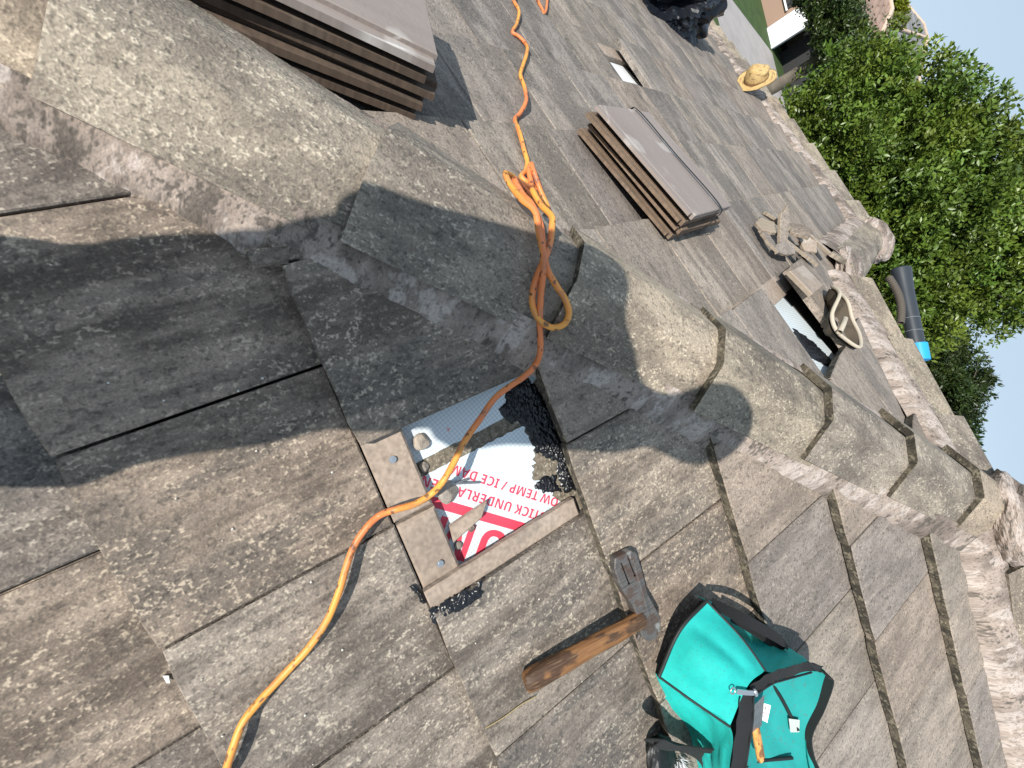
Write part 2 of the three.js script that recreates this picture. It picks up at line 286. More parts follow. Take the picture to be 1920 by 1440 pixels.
// ---------------------------------------------------------------- hip and ridge caps with their mortar
const CAPL = 0.37;
const profOut = [[-0.133, 0.0], [-0.0475, 0.0648], [-0.043, 0.0676], [-0.0375, 0.0688], [0.0375, 0.0688], [0.043, 0.0676], [0.0475, 0.0648], [0.13, 0.004]];
function capGeometry(uv, sc = 1, chips = 0.0012) {          // local: x across, y up, z along the run (nose at z = 0)
  const N = profOut.length, G = [[], []], T = [[], []], len = 0.425, segs = 6;
  const put = (g, pts, uvs) => { for (let i = 1; i + 1 < pts.length; i++) for (const j of [0, i, i + 1]) { G[g].push(...pts[j]); T[g].push(...uvs[j]); } };
  let arc = [0]; for (let i = 1; i < N; i++) arc.push(arc[i - 1] + Math.hypot(profOut[i][0] - profOut[i - 1][0], profOut[i][1] - profOut[i - 1][1]));
  const jit = profOut.map(() => rr(-1, 1) * chips);
  const at = (i, k, inner) => { const t = k / segs, s = sc * (1 - 0.045 * t), th = inner ? 0.02 : 0, [w, h] = profOut[i], a = inner ? 0.9 : 1; return [w * s * a, h * s - 0.021 * t - th * (i === 0 || i === N - 1 ? 0.8 : 1), len * t + (k === 0 ? jit[i] + (inner ? 0.002 : 0) : 0)]; };
  const tx = (i, k) => [arc[i] + uv[0], len * k / segs + uv[1]];
  for (let k = 0; k < segs; k++) for (let i = 0; i + 1 < N; i++) {
    put(0, [at(i, k), at(i, k + 1), at(i + 1, k + 1), at(i + 1, k)], [tx(i, k), tx(i, k + 1), tx(i + 1, k + 1), tx(i + 1, k)]);
    put(0, [at(i, k, 1), at(i + 1, k, 1), at(i + 1, k + 1, 1), at(i, k + 1, 1)], [tx(i, k), tx(i + 1, k), tx(i + 1, k + 1), tx(i, k + 1)]);
  }
  for (let i = 0; i + 1 < N; i++) {
    put(1, [at(i, 0, 1), at(i, 0), at(i + 1, 0), at(i + 1, 0, 1)], [[arc[i] + uv[0], uv[1]], [arc[i] + uv[0], uv[1] + 0.02], [arc[i + 1] + uv[0], uv[1] + 0.02], [arc[i + 1] + uv[0], uv[1]]]);
    put(0, [at(i, segs), at(i, segs, 1), at(i + 1, segs, 1), at(i + 1, segs)], [tx(i, 0), tx(i, 0), tx(i + 1, 0), tx(i + 1, 0)]);
  }
  for (const i of [0, N - 1]) for (let k = 0; k < segs; k++) { const q = [at(i, k), at(i, k, 1), at(i, k + 1, 1), at(i, k + 1)]; put(0, i ? q : q.reverse(), q.map((_, j) => [j * 0.01 + uv[0], k * 0.06 + uv[1]])); }
  let g = new THREE.BufferGeometry(); g.setAttribute('position', new THREE.Float32BufferAttribute([...G[0], ...G[1]], 3)); g.setAttribute('uv', new THREE.Float32BufferAttribute([...T[0], ...T[1]], 2));
  g = toCreasedNormals(g, 0.42); g.clearGroups(); g.addGroup(0, G[0].length / 3, 0); g.addGroup(G[0].length / 3, G[1].length / 3, 1); return g;
}
const capGeos = Array.from({ length: 7 }, () => capGeometry([rnd() * 5, rnd() * 5]));
function runFrame(h) { const z = h.clone().normalize(), x = V3(0, 1, 0).cross(z).normalize(), y = z.clone().cross(x); return { x, y, z, m: new THREE.Matrix4().makeBasis(x, y, z) }; }
function capRun(name, origin, h, i0, i1, shift = () => 0, sc = 1) {
  const f = runFrame(h), g = part(name, roof);
  for (let i = i0; i <= i1; i++) {
    const m = mesh('hip_cap', capGeos[((i % 7) + 7) % 7], [matCap[Math.abs(i * 3 + 1) % 5], matButt], g);
    m.quaternion.setFromRotationMatrix(f.m); m.position.copy(origin).addScaledVector(f.z, i * CAPL * sc).addScaledVector(f.x, shift(i)); m.scale.setScalar(sc); m.rotateY(rr(-0.006, 0.006));
  }
  return { f, g };
}
// rough mortar bead along a run; prof: [[across, height], ...] from under the cap to the roof, side = +1 or -1
function mortarBead(parent, f, origin, a0, a1, prof, side, seed, rough = 0.006, edge = 0.012) {
  const step = 0.006, nA = Math.max(2, Math.round((a1 - a0) / step)), nW = 11, pos = [], uv = [], idx = [];
  for (let i = 0; i <= nA; i++) for (let j = 0; j <= nW; j++) {
    const a = a0 + (a1 - a0) * i / nA, t = j / nW * (prof.length - 1), k = Math.min(prof.length - 2, Math.floor(t)), fr = t - k;
    let w = mix(prof[k][0], prof[k + 1][0], fr), hh = mix(prof[k][1], prof[k + 1][1], fr);
    const e1 = fbm(a / 2, 0.3, 24, 3, 4, seed) - 0.5, e2 = fbm(a / 2, w * 2, 90, 70, 4, seed + 7, 0.6) - 0.5, e3 = fbm(a / 2, w * 2, 30, 20, 2, seed + 9) - 0.5;
    w += (j / nW) * (e1 * edge * 1.8 + (fbm(a / 2, 0.7, 90, 3, 3, seed + 3) - 0.5) * edge * 0.9); hh += (e2 * 0.9 + e3 * 0.5) * rough * 1.5 * Math.sin(Math.PI * Math.min(1, (j + 0.6) / nW));
    const P = origin.clone().addScaledVector(f.z, a).addScaledVector(f.x, w * side).addScaledVector(f.y, hh); pos.push(P.x, P.y, P.z); uv.push(a * 2.3, (w + a * 0.13) * 2.3);
  }
  for (let i = 0; i < nA; i++) for (let j = 0; j < nW; j++) { const q = i * (nW + 1) + j, r = q + nW + 1; if (side > 0) idx.push(q, q + 1, r, q + 1, r + 1, r); else idx.push(q, r, q + 1, q + 1, r, r + 1); }
  const g = new THREE.BufferGeometry(); g.setAttribute('position', new THREE.Float32BufferAttribute(pos, 3)); g.setAttribute('uv', new THREE.Float32BufferAttribute(uv, 2)); g.setIndex(idx); g.computeVertexNormals();
  return mesh('mortar_bed', g, matMortar, parent);
}
// near hip: cap noses as measured, slope A on its -x side of the frame
const hipO = V3(1.0525, 0.433, -0.1475), hipH = V3(1, TAN, 1);
const hip1 = capRun('hip_line', hipO, hipH, -6, 4, (i) => i < 1 ? 0.002 : 0.007 * (i - 2));
// frame x = up cross along: for the near hip this points toward slope B or A; pick the sign that faces A
const sA = hip1.f.x.dot(V3(-1, 0, 1)) > 0 ? 1 : -1;
if (sA > 0) hip1.g.children.forEach((c) => {});
const beadA = [[0.108, 0.0], [0.122, -0.012], [0.135, -0.024], [0.148, -0.036], [0.160, -0.047], [0.172, -0.075]];
const beadThin = [[0.10, 0.004], [0.122, -0.004], [0.138, -0.024], [0.15, -0.075]];
for (let i = -6; i <= 4; i++) { mortarBead(hip1.g, hip1.f, hipO, i * CAPL - 0.01, (i + 1) * CAPL, beadA, sA, 600, 0.0036, 0.009); mortarBead(hip1.g, hip1.f, hipO, i * CAPL - 0.01, (i + 1) * CAPL, beadThin, -sA, 700, 0.004, 0.006); }
const onCap = (a, w, h) => hipO.clone().addScaledVector(hip1.f.z, a).addScaledVector(hip1.f.x, -w * sA).addScaledVector(hip1.f.y, h);   // w > 0 toward slope B
// far hip in two runs with a short ridge between, and the main ridge
const wide = [[0.10, 0.004], [0.13, -0.004], [0.155, -0.015], [0.18, -0.03], [0.2, -0.045], [0.214, -0.08]];
{
  const apex = V3(RIDGE, RIDGE * TAN - 0.004, RIDGE - HIP);
  const h2 = V3(-1, TAN, 1), o2 = apex.clone().addScaledVector(h2.clone().normalize(), -3 * CAPL + 0.02);
  const r2 = capRun('hip_line', o2, h2, 0, 2), s2 = r2.f.x.dot(V3(-1, 0, -1)) > 0 ? 1 : -1;
  for (let i = 0; i <= 2; i++) mortarBead(r2.g, r2.f, o2, i * CAPL - 0.02, (i + 1) * CAPL + 0.02, wide, s2, 800, 0.004, 0.012);
  const oz = V3(RIDGE, RIDGE * TAN - 0.004, RIDGE - HIP + 0.12), r3 = capRun('ridge_line', oz, V3(0, 0, 1), 0, 4), s3 = r3.f.x.x < 0 ? 1 : -1;
  const ridgeBead = [[0.10, 0.004], [0.135, -0.012], [0.16, -0.03], [0.18, -0.05], [0.196, -0.072], [0.205, -0.11]];
  for (let i = -1; i <= 4; i++) mortarBead(r3.g, r3.f, oz, i * CAPL - 0.02 + (i < 0 ? 0.12 : 0), (i + 1) * CAPL + 0.02, ridgeBead, s3, 840, 0.0045, 0.014);
  const top4 = V3(4.55, YB + 0.25 * TAN - 0.004, 0.25), low4 = V3(7.55, YB - 3.911 * TAN, -3.911), h4 = top4.clone().sub(low4), n4 = Math.floor(h4.length() / CAPL);
  const o4 = top4.clone().addScaledVector(h4.clone().normalize(), -n4 * CAPL + 0.05), r4 = capRun('hip_line', o4, h4, 0, n4 - 1), s4 = r4.f.x.x < 0 ? 1 : -1;
  for (let i = 0; i < n4; i++) mortarBead(r4.g, r4.f, o4, i * CAPL - 0.02, (i + 1) * CAPL + 0.02, wide, s4, 860, 0.0045, 0.012);
  const o5 = V3(4.5, YB + 0.25 * TAN - 0.002, 0.25), r5 = capRun('ridge_line', o5, V3(-1, 0, 0), 0, 3), s5 = r5.f.x.z < 0 ? 1 : -1;
  for (let i = 0; i <= 3; i++) mortarBead(r5.g, r5.f, o5, i * CAPL - 0.02, (i + 1) * CAPL + 0.02, [[0.1, 0.004], [0.13, -0.014], [0.16, -0.034], [0.18, -0.052], [0.196, -0.08]], s5, 910, 0.0045, 0.012);
  // mortared joints where the runs meet
  const lump = (p, rx, ry, rz, sd) => { const g = new THREE.IcosahedronGeometry(1, 12), a = g.attributes.position; for (let i = 0; i < a.count; i++) { const v = V3(a.getX(i), a.getY(i), a.getZ(i)), n = 1 + 0.35 * (fbm(v.x * 0.2 + 0.5, v.y * 0.2 + v.z * 0.13 + 0.5, 14, 14, 4, sd) - 0.5); a.setXYZ(i, v.x * n * rx, v.y * n * ry, v.z * n * rz); } g.computeVertexNormals(); const m = mesh('mortar_bed', g, matMortar, r3.g); m.position.copy(p); };
  lump(V3(2.23, 0.955, 1.06), 0.14, 0.065, 0.15, 930); lump(V3(4.53, 0.60, 0.27), 0.17, 0.10, 0.17, 934); lump(V3(3.08, 0.60, 0.28), 0.15, 0.055, 0.15, 938);
}
// broken tile end and a crumbled gap in the mortar near the camera
{ const P = [[-0.338, 0.652, 0], [-0.312, 0.655, 0], [-0.302, 0.70, 0], [-0.325, 0.712, 0]]; const m = mesh('tile_fragment', slab(P, { top: () => 0.003, th: 0.012, uv: [0.3, 0.2] }), [matTileA[1], matButt], slopeA); tag(m, 'loose corner of tile caught in the mortar'); }

// ---------------------------------------------------------------- inside the holes: underlay, tar, crumbs
const NU = -0.0615;                                         // underlay level on slope A
function sheetTexture(w, h, draw) { const c = document.createElement('canvas'); c.width = w; c.height = h; const x = c.getContext('2d'); draw(x, w, h); const t = new THREE.CanvasTexture(c); t.colorSpace = THREE.SRGBColorSpace; t.magFilter = THREE.LinearFilter; t.wrapS = t.wrapT = THREE.RepeatWrapping; return t; }
const SH = { U0: 0.70, z0: -0.06, size: 0.42 };
const printTex = sheetTexture(1400, 1400, (x, w) => {
  const k = w / SH.size;
  x.fillStyle = '#ccd4d8'; x.fillRect(0, 0, w, w);
  x.strokeStyle = '#98a4ac'; x.lineWidth = 2.2; x.save(); x.translate(w / 2, w / 2); x.rotate(-0.32);
  for (let i = -80; i <= 80; i++) { const d = i * 0.0068 * k; x.beginPath(); x.moveTo(d, -w); x.lineTo(d, w); x.moveTo(-w, d); x.lineTo(w, d); x.stroke(); } x.restore();
  const red = '#cf3f55';
  x.save(); x.translate((0.981 - SH.U0) * k, (0.299 - SH.z0) * k); x.rotate(Math.atan2(-0.683, -0.73)); x.fillStyle = red;
  x.textBaseline = 'alphabetic'; const put = (s, a, up, size, st = 'bold ') => { x.font = st + Math.round(size * k) + 'px sans-serif'; x.fillText(s, a * k, -up * k); };
  put('STICK UNDERLAYMENT', 0.02, 0.002, 0.0262); put('LOW TEMP / ICE DAM', -0.012, -0.034, 0.0255);
  x.fillRect(-0.05 * k, -0.052 * k, 0.36 * k, 0.019 * k);
  put('TITANIUM', -0.255, 0.062, 0.1); x.restore();
  x.strokeStyle = '#cf5a4a'; x.lineWidth = 0.0012 * k; const cx = (0.842 - SH.U0) * k, cz = (0.043 - SH.z0) * k; x.beginPath(); x.moveTo(cx - 12, cz); x.lineTo(cx + 14, cz); x.moveTo(cx, cz - 16); x.lineTo(cx, cz + 16); x.stroke();
});
const matPrint = new THREE.MeshStandardMaterial({ map: printTex, roughness: 0.55 });
function torn(P, step, amp, seed) {                         // polygon with uneven edges
  const out = []; let t = 0;
  for (let i = 0; i < P.length; i++) { const A = P[i], B = P[(i + 1) % P.length], L = Math.hypot(B[0] - A[0], B[1] - A[1]), n = Math.max(1, Math.round(L / step)); for (let k = 0; k < n; k++) { const f = k / n, e = k ? (fbm(t / 97, 0.5, 97, 3, 2, seed) - 0.5) * 2 * amp * (A[2] ?? 1) : 0; t++; const nx = -(B[1] - A[1]) / L, ny = (B[0] - A[0]) / L; out.push([mix(A[0], B[0], f) + nx * e, mix(A[1], B[1], f) + ny * e, 0]); } }
  return out;
}
function sheet(name, P, n, mat, slope, uvf) {
  const g = slab(P, { top: () => n, th: 0.001, bevel: 0.0002 }), a = g.attributes.position, u = g.attributes.uv;
  for (let i = 0; i < a.count; i++) { const [s, t] = uvf(a.getX(i), a.getY(i)); u.setXY(i, s, t); } g.clearGroups();
  return mesh(name, g, mat, slope);
}
const uvPrint = (p, q) => [(q - SH.U0) / SH.size, 1 - (p - SH.z0) / SH.size];
tag(sheet('mineral_felt', [[-0.04, 0.70, 0], [0.35, 0.70, 0], [0.35, 1.10, 0], [-0.04, 1.10, 0]], NU - 0.0012, matGrit, slopeA, (p, q) => [p * 2, q * 2]), 'gritty brown felt under the white sheet');
tag(sheet('underlayment_sheet', torn([[-0.035, 0.72], [0.078, 0.72], [0.068, 0.948], [0.02, 1.05], [-0.035, 1.05]], 0.012, 0.002, 40), NU, matPrint, slopeA, uvPrint), 'white gridded underlay strip with a red cross');
tag(sheet('underlayment_sheet', torn([[0.105, 0.72, 0.6], [0.335, 0.72, 0], [0.335, 1.05, 0.4], [0.275, 1.0, 3], [0.23, 0.99, 3], [0.205, 0.962, 3], [0.15, 0.992, 2], [0.098, 0.982, 0.6]], 0.006, 0.004, 44), NU + 0.0006, matPrint, slopeA, uvPrint), 'white gridded underlay printed with red lettering');
tag(sheet('underlayment_sheet', [[-2.26, 0.10, 0], [-1.55, 0.10, 0], [-1.60, 0.50, 0], [-2.26, 0.50, 0]], -0.056, matPrint, slopeB, (p, q) => [0.05 + (-p - 1.9) * 1.9, 0.55 + (q - 0.1) * 1.3]), 'white underlay in the hole beside the pouch');
tag(sheet('underlayment_sheet', [[-2.75, -1.28, 0], [-2.35, -1.28, 0], [-2.35, -0.93, 0], [-2.75, -0.93, 0]], -0.056, new THREE.MeshStandardMaterial({ color: new THREE.Color().setRGB(0.7, 0.72, 0.74), roughness: 0.55 }), slopeB, (p, q) => [p, q]), 'white underlay in the far hole');

function tarPatch(P, slope, n0, hgt, seed, cell = 0.0022, mat = matTar) {   // lumpy trowelled tar inside polygon P (p, q)
  const xs = P.map((v) => v[0]), ys = P.map((v) => v[1]), x0 = Math.min(...xs), x1 = Math.max(...xs), y0 = Math.min(...ys), y1 = Math.max(...ys), nx = Math.ceil((x1 - x0) / cell), ny = Math.ceil((y1 - y0) / cell);
  const d = (x, y) => { let inn = false, m = 9; for (let i = 0, j = P.length - 1; i < P.length; j = i++) { const [ax, ay] = P[i], [bx, by] = P[j]; if ((ay > y) !== (by > y) && x < (bx - ax) * (y - ay) / (by - ay) + ax) inn = !inn; const t = Math.max(0, Math.min(1, ((x - ax) * (bx - ax) + (y - ay) * (by - ay)) / ((bx - ax) ** 2 + (by - ay) ** 2))); m = Math.min(m, Math.hypot(x - ax - t * (bx - ax), y - ay - t * (by - ay))); } return inn ? m : -m; };
  const pos = [], ok = [], idx = [], uv = [];
  for (let j = 0; j <= ny; j++) for (let i = 0; i <= nx; i++) {
    const x = x0 + i * cell, y = y0 + j * cell, e = d(x, y) + (fbm(x * 2 + 5, y * 2 + 5, 40, 40, 3, seed) - 0.5) * 0.02; ok.push(e > -0.001);
    const lump = fbm(x * 3 + 3, y * 3 + 3, 60, 95, 3, seed + 5, 0.65), k = sstep(-0.001, 0.012, e); pos.push(x, y, n0 - 0.002 + k * (0.003 + hgt * (lump * 1.3 - 0.25))); uv.push(x, y);
  }
  for (let j = 0; j < ny; j++) for (let i = 0; i < nx; i++) { const a = j * (nx + 1) + i, b = a + 1, c = a + nx + 1, e = c + 1; if (ok[a] && ok[b] && ok[c]) idx.push(a, b, c); if (ok[b] && ok[e] && ok[c]) idx.push(b, e, c); }
  let g = new THREE.BufferGeometry(); g.setAttribute('position', new THREE.Float32BufferAttribute(pos, 3)); g.setAttribute('uv', new THREE.Float32BufferAttribute(uv, 2)); g.setIndex(idx); g.computeVertexNormals();
  const m = mesh('tar_patch', g, mat); m.applyMatrix4(slope === 'A' ? basisA : basisB); return m;
}
tag(tarPatch([[0.012, 1.035], [0.012, 0.99], [0.045, 0.945], [0.075, 0.95], [0.1, 0.985], [0.14, 0.985], [0.185, 1.0], [0.20, 1.02], [0.27, 1.015], [0.28, 1.05], [0.1, 1.055]], 'A', NU, 0.009, 1001, 0.0016), 'glossy black tar spread along the upper edge of the open hole', 'tar', 'roofing tar');
tag(tarPatch([[0.215, 0.955], [0.205, 0.99], [0.225, 1.015], [0.262, 1.012], [0.252, 0.962]], 'A', NU, 0.006, 1011, 0.0016), 'smaller smear of tar on the printed white underlay', 'tar', 'roofing tar');
tag(tarPatch([[0.306, 0.688], [0.330, 0.684], [0.345, 0.70], [0.341, 0.735], [0.333, 0.79], [0.312, 0.782]], 'A', -0.0035, 0.005, 1021, 0.0015), 'thin dark tar smear on the tile beside the pale lip', 'tar', 'roofing tar');
tag(tarPatch([[0.262, 0.676], [0.272, 0.672], [0.283, 0.678], [0.298, 0.676], [0.304, 0.686], [0.29, 0.691], [0.27, 0.69]], 'A', -0.024, 0.012, 1031, 0.0014), 'small tar blob at the lower corner of the hole', 'tar', 'roofing tar');
tag(tarPatch([[-2.19, 0.45], [-2.12, 0.45], [-2.03, 0.36], [-2.05, 0.29], [-2.1, 0.26], [-2.16, 0.34]], 'B', -0.054, 0.008, 1041, 0.004), 'tar spread on the underlay of the hole beside the pouch', 'tar', 'roofing tar');
// crumbs of mortar and tile
const stoneMat = [std(texStone, 0.001, 0.95), std(texStone, 0.001, 0.95, [1.3, 1.27, 1.22]), std(texMortar, 0.001, 0.95)];
function stone(r, seed, flatness = 0.7) {
  const g = new THREE.IcosahedronGeometry(r, 2), a = g.attributes.position; let k = [];
  for (let i = 0; i < 7; i++) k.push([V3(hsh(i, seed, 3) - 0.5, hsh(i, seed, 5) - 0.5, hsh(i, seed, 9) - 0.5).normalize(), r * (0.55 + 0.35 * hsh(i, seed, 11))]);
  for (let i = 0; i < a.count; i++) { const v = V3(a.getX(i), a.getY(i), a.getZ(i)); for (const [n, c] of k) { const d = v.dot(n) - c; if (d > 0) v.addScaledVector(n, -d); } a.setXYZ(i, v.x, v.y * flatness, v.z); }
  g.computeVertexNormals(); return g;
}
for (const [U, z, n, r, mi, lab] of [[0.787, 0.043, NU, 0.017, 1, 'pale pebble beside the red cross on the white underlay'], [0.775, 0.088, NU, 0.010, 1, 'small grey pebble on the felt strip beside the pale tile head'], [0.797, 0.150, NU, 0.022, 0, 'largest stone crumb in the hole, beside the long loose screws'], [0.812, 0.232, NU, 0.011, 2, 'mortar crumb against the red lettering'], [0.778, 0.255, NU, 0.009, 0, 'stone crumb in the lower corner of the hole']]) {
  const m = mesh('stone_crumb', stone(r, Math.round(U * 1000)), stoneMat[mi]); m.position.copy(onA(U, z, n + r * 0.35)); m.rotation.y = U * 50; tag(m, lab, 'stone', 'crumbs in the hole');
}
{ const P = [[0.208, 0.775, 0], [0.24, 0.77, 0], [0.22, 0.835, 0], [0.196, 0.855, 0]]; const m = mesh('tile_shard', slab(P, { top: (p, q) => NU + 0.016 + (q - 0.77) * 0.1, th: 0.012, bevel: 0.002 }), [matClean, matButt]); m.applyMatrix4(basisA); tag(m, 'triangular tile shard on the red printed underlay in the open hole', 'tile shard', 'broken tile pieces');
  for (const [a, b, lab] of [[[0.79, 0.13], [0.862, 0.163], 'longer of two loose screws on the underlay'], [[0.785, 0.138], [0.845, 0.146], 'shorter of two loose screws on the underlay']]) {
    const p = onA(a[0], a[1], NU + 0.006), q = onA(b[0], b[1], NU + 0.004), L = p.distanceTo(q), pts = [[0, 0], [0.0048, 0], [0.0042, 0.002], [0.0018, 0.004]]; for (let i = 0; i < 22; i++) { const y = 0.012 + (L - 0.016) * i / 22; pts.push([0.0017, y], [0.0029, y + (L - 0.016) / 44]); } pts.push([0, L]);
    const m = mesh('loose_screw', new THREE.LatheGeometry(pts.map((v) => new THREE.Vector2(v[0], v[1])), 10), flat(0.35, 0.35, 0.36, 0.35, 0.85)); m.position.copy(p); m.quaternion.setFromUnitVectors(V3(0, 1, 0), q.clone().sub(p).normalize()); tag(m, lab, 'screw', 'loose screws');
  } }
// ---------------------------------------------------------------- orange extension cord
const texCord = texture(1024, (u, v) => {                   // u runs along the cord
  const a = fbm(u, v, 9, 2, 3, 1101), d = fbm(u, v, 160, 4, 3, 1111), e = fbm(u, v, 60, 3, 2, 1121); let c = mixc([0.70, 0.2, 0.065], [0.78, 0.33, 0.06], sstep(0.4, 0.65, a));
  c = mixc(c, [0.10, 0.05, 0.03], sstep(0.64, 0.76, d) * 0.85); c = mixc(c, [0.4, 0.17, 0.09], sstep(0.6, 0.75, e) * 0.5); return [...c, d];
}, 16);
const matCord = std(texCord, 0.0006, 0.5);
function cord(pts, r, n) {
  const curve = new THREE.CatmullRomCurve3(pts, false, 'centripetal'), g = new THREE.TubeGeometry(curve, n, r, 10, false), u = g.attributes.uv; const L = curve.getLength();
  for (let i = 0; i < u.count; i++) u.setXY(i, u.getX(i) * L / 1.6, u.getY(i)); return g;
}
{
  const B1 = [[2.191, -0.125, -1.483], [1.905, -0.001, -1.191], [1.874, 0.025, -1.127], [1.808, 0.042, -1.056], [1.741, 0.059, -1], [1.752, 0.068, -0.986], [1.76, 0.079, -0.959], [1.659, 0.137, -0.868], [1.599, 0.15, -0.815], [1.548, 0.164, -0.77], [1.502, 0.194, -0.707], [1.454, 0.216, -0.652], [1.415, 0.214, -0.619], [1.379, 0.218, -0.599], [1.301, 0.273, -0.532], [1.269, 0.293, -0.475], [1.251, 0.303, -0.438], [1.22, 0.311, -0.413], [1.197, 0.315, -0.401], [1.198, 0.32, -0.389], [1.209, 0.326, -0.378], [1.195, 0.335, -0.338]].map((p) => V3(...p)), K1 = [[0.988, 0.479, -0.242], [0.973, 0.483, -0.21], [0.957, 0.486, -0.165], [0.972, 0.482, -0.134], [0.984, 0.481, -0.107], [0.989, 0.475, -0.083], [0.981, 0.466, -0.069], [0.965, 0.456, -0.068], [0.946, 0.453, -0.078], [0.938, 0.446, -0.099], [0.936, 0.45, -0.125], [0.941, 0.465, -0.152], [0.945, 0.492, -0.177], [0.986, 0.488, -0.207], [1.008, 0.486, -0.233]].map((p) => V3(...p)), K3 = [[0.98, 0.483, -0.264], [0.966, 0.487, -0.223], [0.943, 0.499, -0.186], [0.942, 0.488, -0.163], [0.947, 0.465, -0.132], [0.943, 0.45, -0.099], [0.943, 0.438, -0.073], [0.935, 0.4315, -0.041], [0.942, 0.402, -0.016], [0.921, 0.390, -0.004], [0.906, 0.370, 0.003], [0.87, 0.347, 0.015], [0.826, 0.338, 0.038], [0.782, 0.328, 0.063], [0.75, 0.324, 0.086], [0.723, 0.321, 0.103], [0.705, 0.297, 0.12], [0.677, 0.286, 0.123], [0.643, 0.277, 0.115], [0.627, 0.251, 0.118], [0.606, 0.245, 0.124], [0.578, 0.234, 0.143], [0.556, 0.231, 0.165], [0.531, 0.225, 0.197], [0.503, 0.212, 0.229], [0.469, 0.195, 0.255], [0.433, 0.179, 0.272], [0.396, 0.17, 0.285], [0.363, 0.165, 0.299], [0.341, 0.163, 0.321], [0.325, 0.155, 0.344], [0.303, 0.107, 0.411], [0.29, 0.098, 0.462]].map((p) => V3(...p));
  const over = (a) => [onCap(a - 0.03, 0.15, 0.012), onCap(a - 0.015, 0.098, 0.04), onCap(a, 0.052, 0.072)];
  const pts = [...B1, ...over(-0.115), ...K1, ...over(-0.075).reverse(), V3(1.214, 0.344, -0.314), V3(1.218, 0.337, -0.356), V3(1.218, 0.336, -0.401), V3(1.234, 0.324, -0.424), V3(1.217, 0.325, -0.409), V3(1.184, 0.341, -0.366), ...over(-0.135), ...K3];
  const g = thing('extension_cord', 'orange extension cord knotted over the hip and trailing across the hole', 'cord');
  mesh('cable', cord(pts, 0.0058, 1500), matCord, g);
  const c2 = [[2.327, -0.123, -1.477], [2.199, -0.073, -1.318], [2.18, -0.055, -1.262], [2.165, -0.045, -1.235], [2.2, -0.052, -1.26], [2.29, -0.08, -1.345], [2.566, -0.185, -1.594], [2.5, -0.18, -1.62], [2.3, -0.16, -1.57], [2.191, -0.125, -1.483]];
  mesh('cable', cord(c2.map((p) => V3(...p)), 0.0058, 200), matCord, g);
}
// ---------------------------------------------------------------- roofing hammer
const texWood = texture(512, (u, v) => { const g = fbm(u, v, 60, 5, 3, 1201), b = fbm(u, v, 8, 6, 4, 1211), f = fbm(u, v, 120, 14, 2, 1221); let c = mixc([0.22, 0.095, 0.032], [0.42, 0.22, 0.085], g); c = mixc(c, [0.055, 0.028, 0.016], sstep(0.46, 0.62, b) * 0.85); c = mixc(c, [0.5, 0.34, 0.18], sstep(0.66, 0.8, f) * 0.4); return [...c, g]; });
const texSteel = texture(512, (u, v) => { const b = fbm(u, v, 7, 7, 4, 1301), s = fbm(u, v, 90, 9, 3, 1311), r = fbm(u, v, 14, 14, 3, 1321); let c = mixc([0.07, 0.068, 0.07], [0.2, 0.195, 0.195], s); c = mixc(c, [0.11, 0.06, 0.04], sstep(0.52, 0.7, r) * 0.6); c = mixc(c, [0.42, 0.42, 0.42], sstep(0.62, 0.75, b) * 0.6); return [...c, 0.5 * s + 0.5 * b]; });
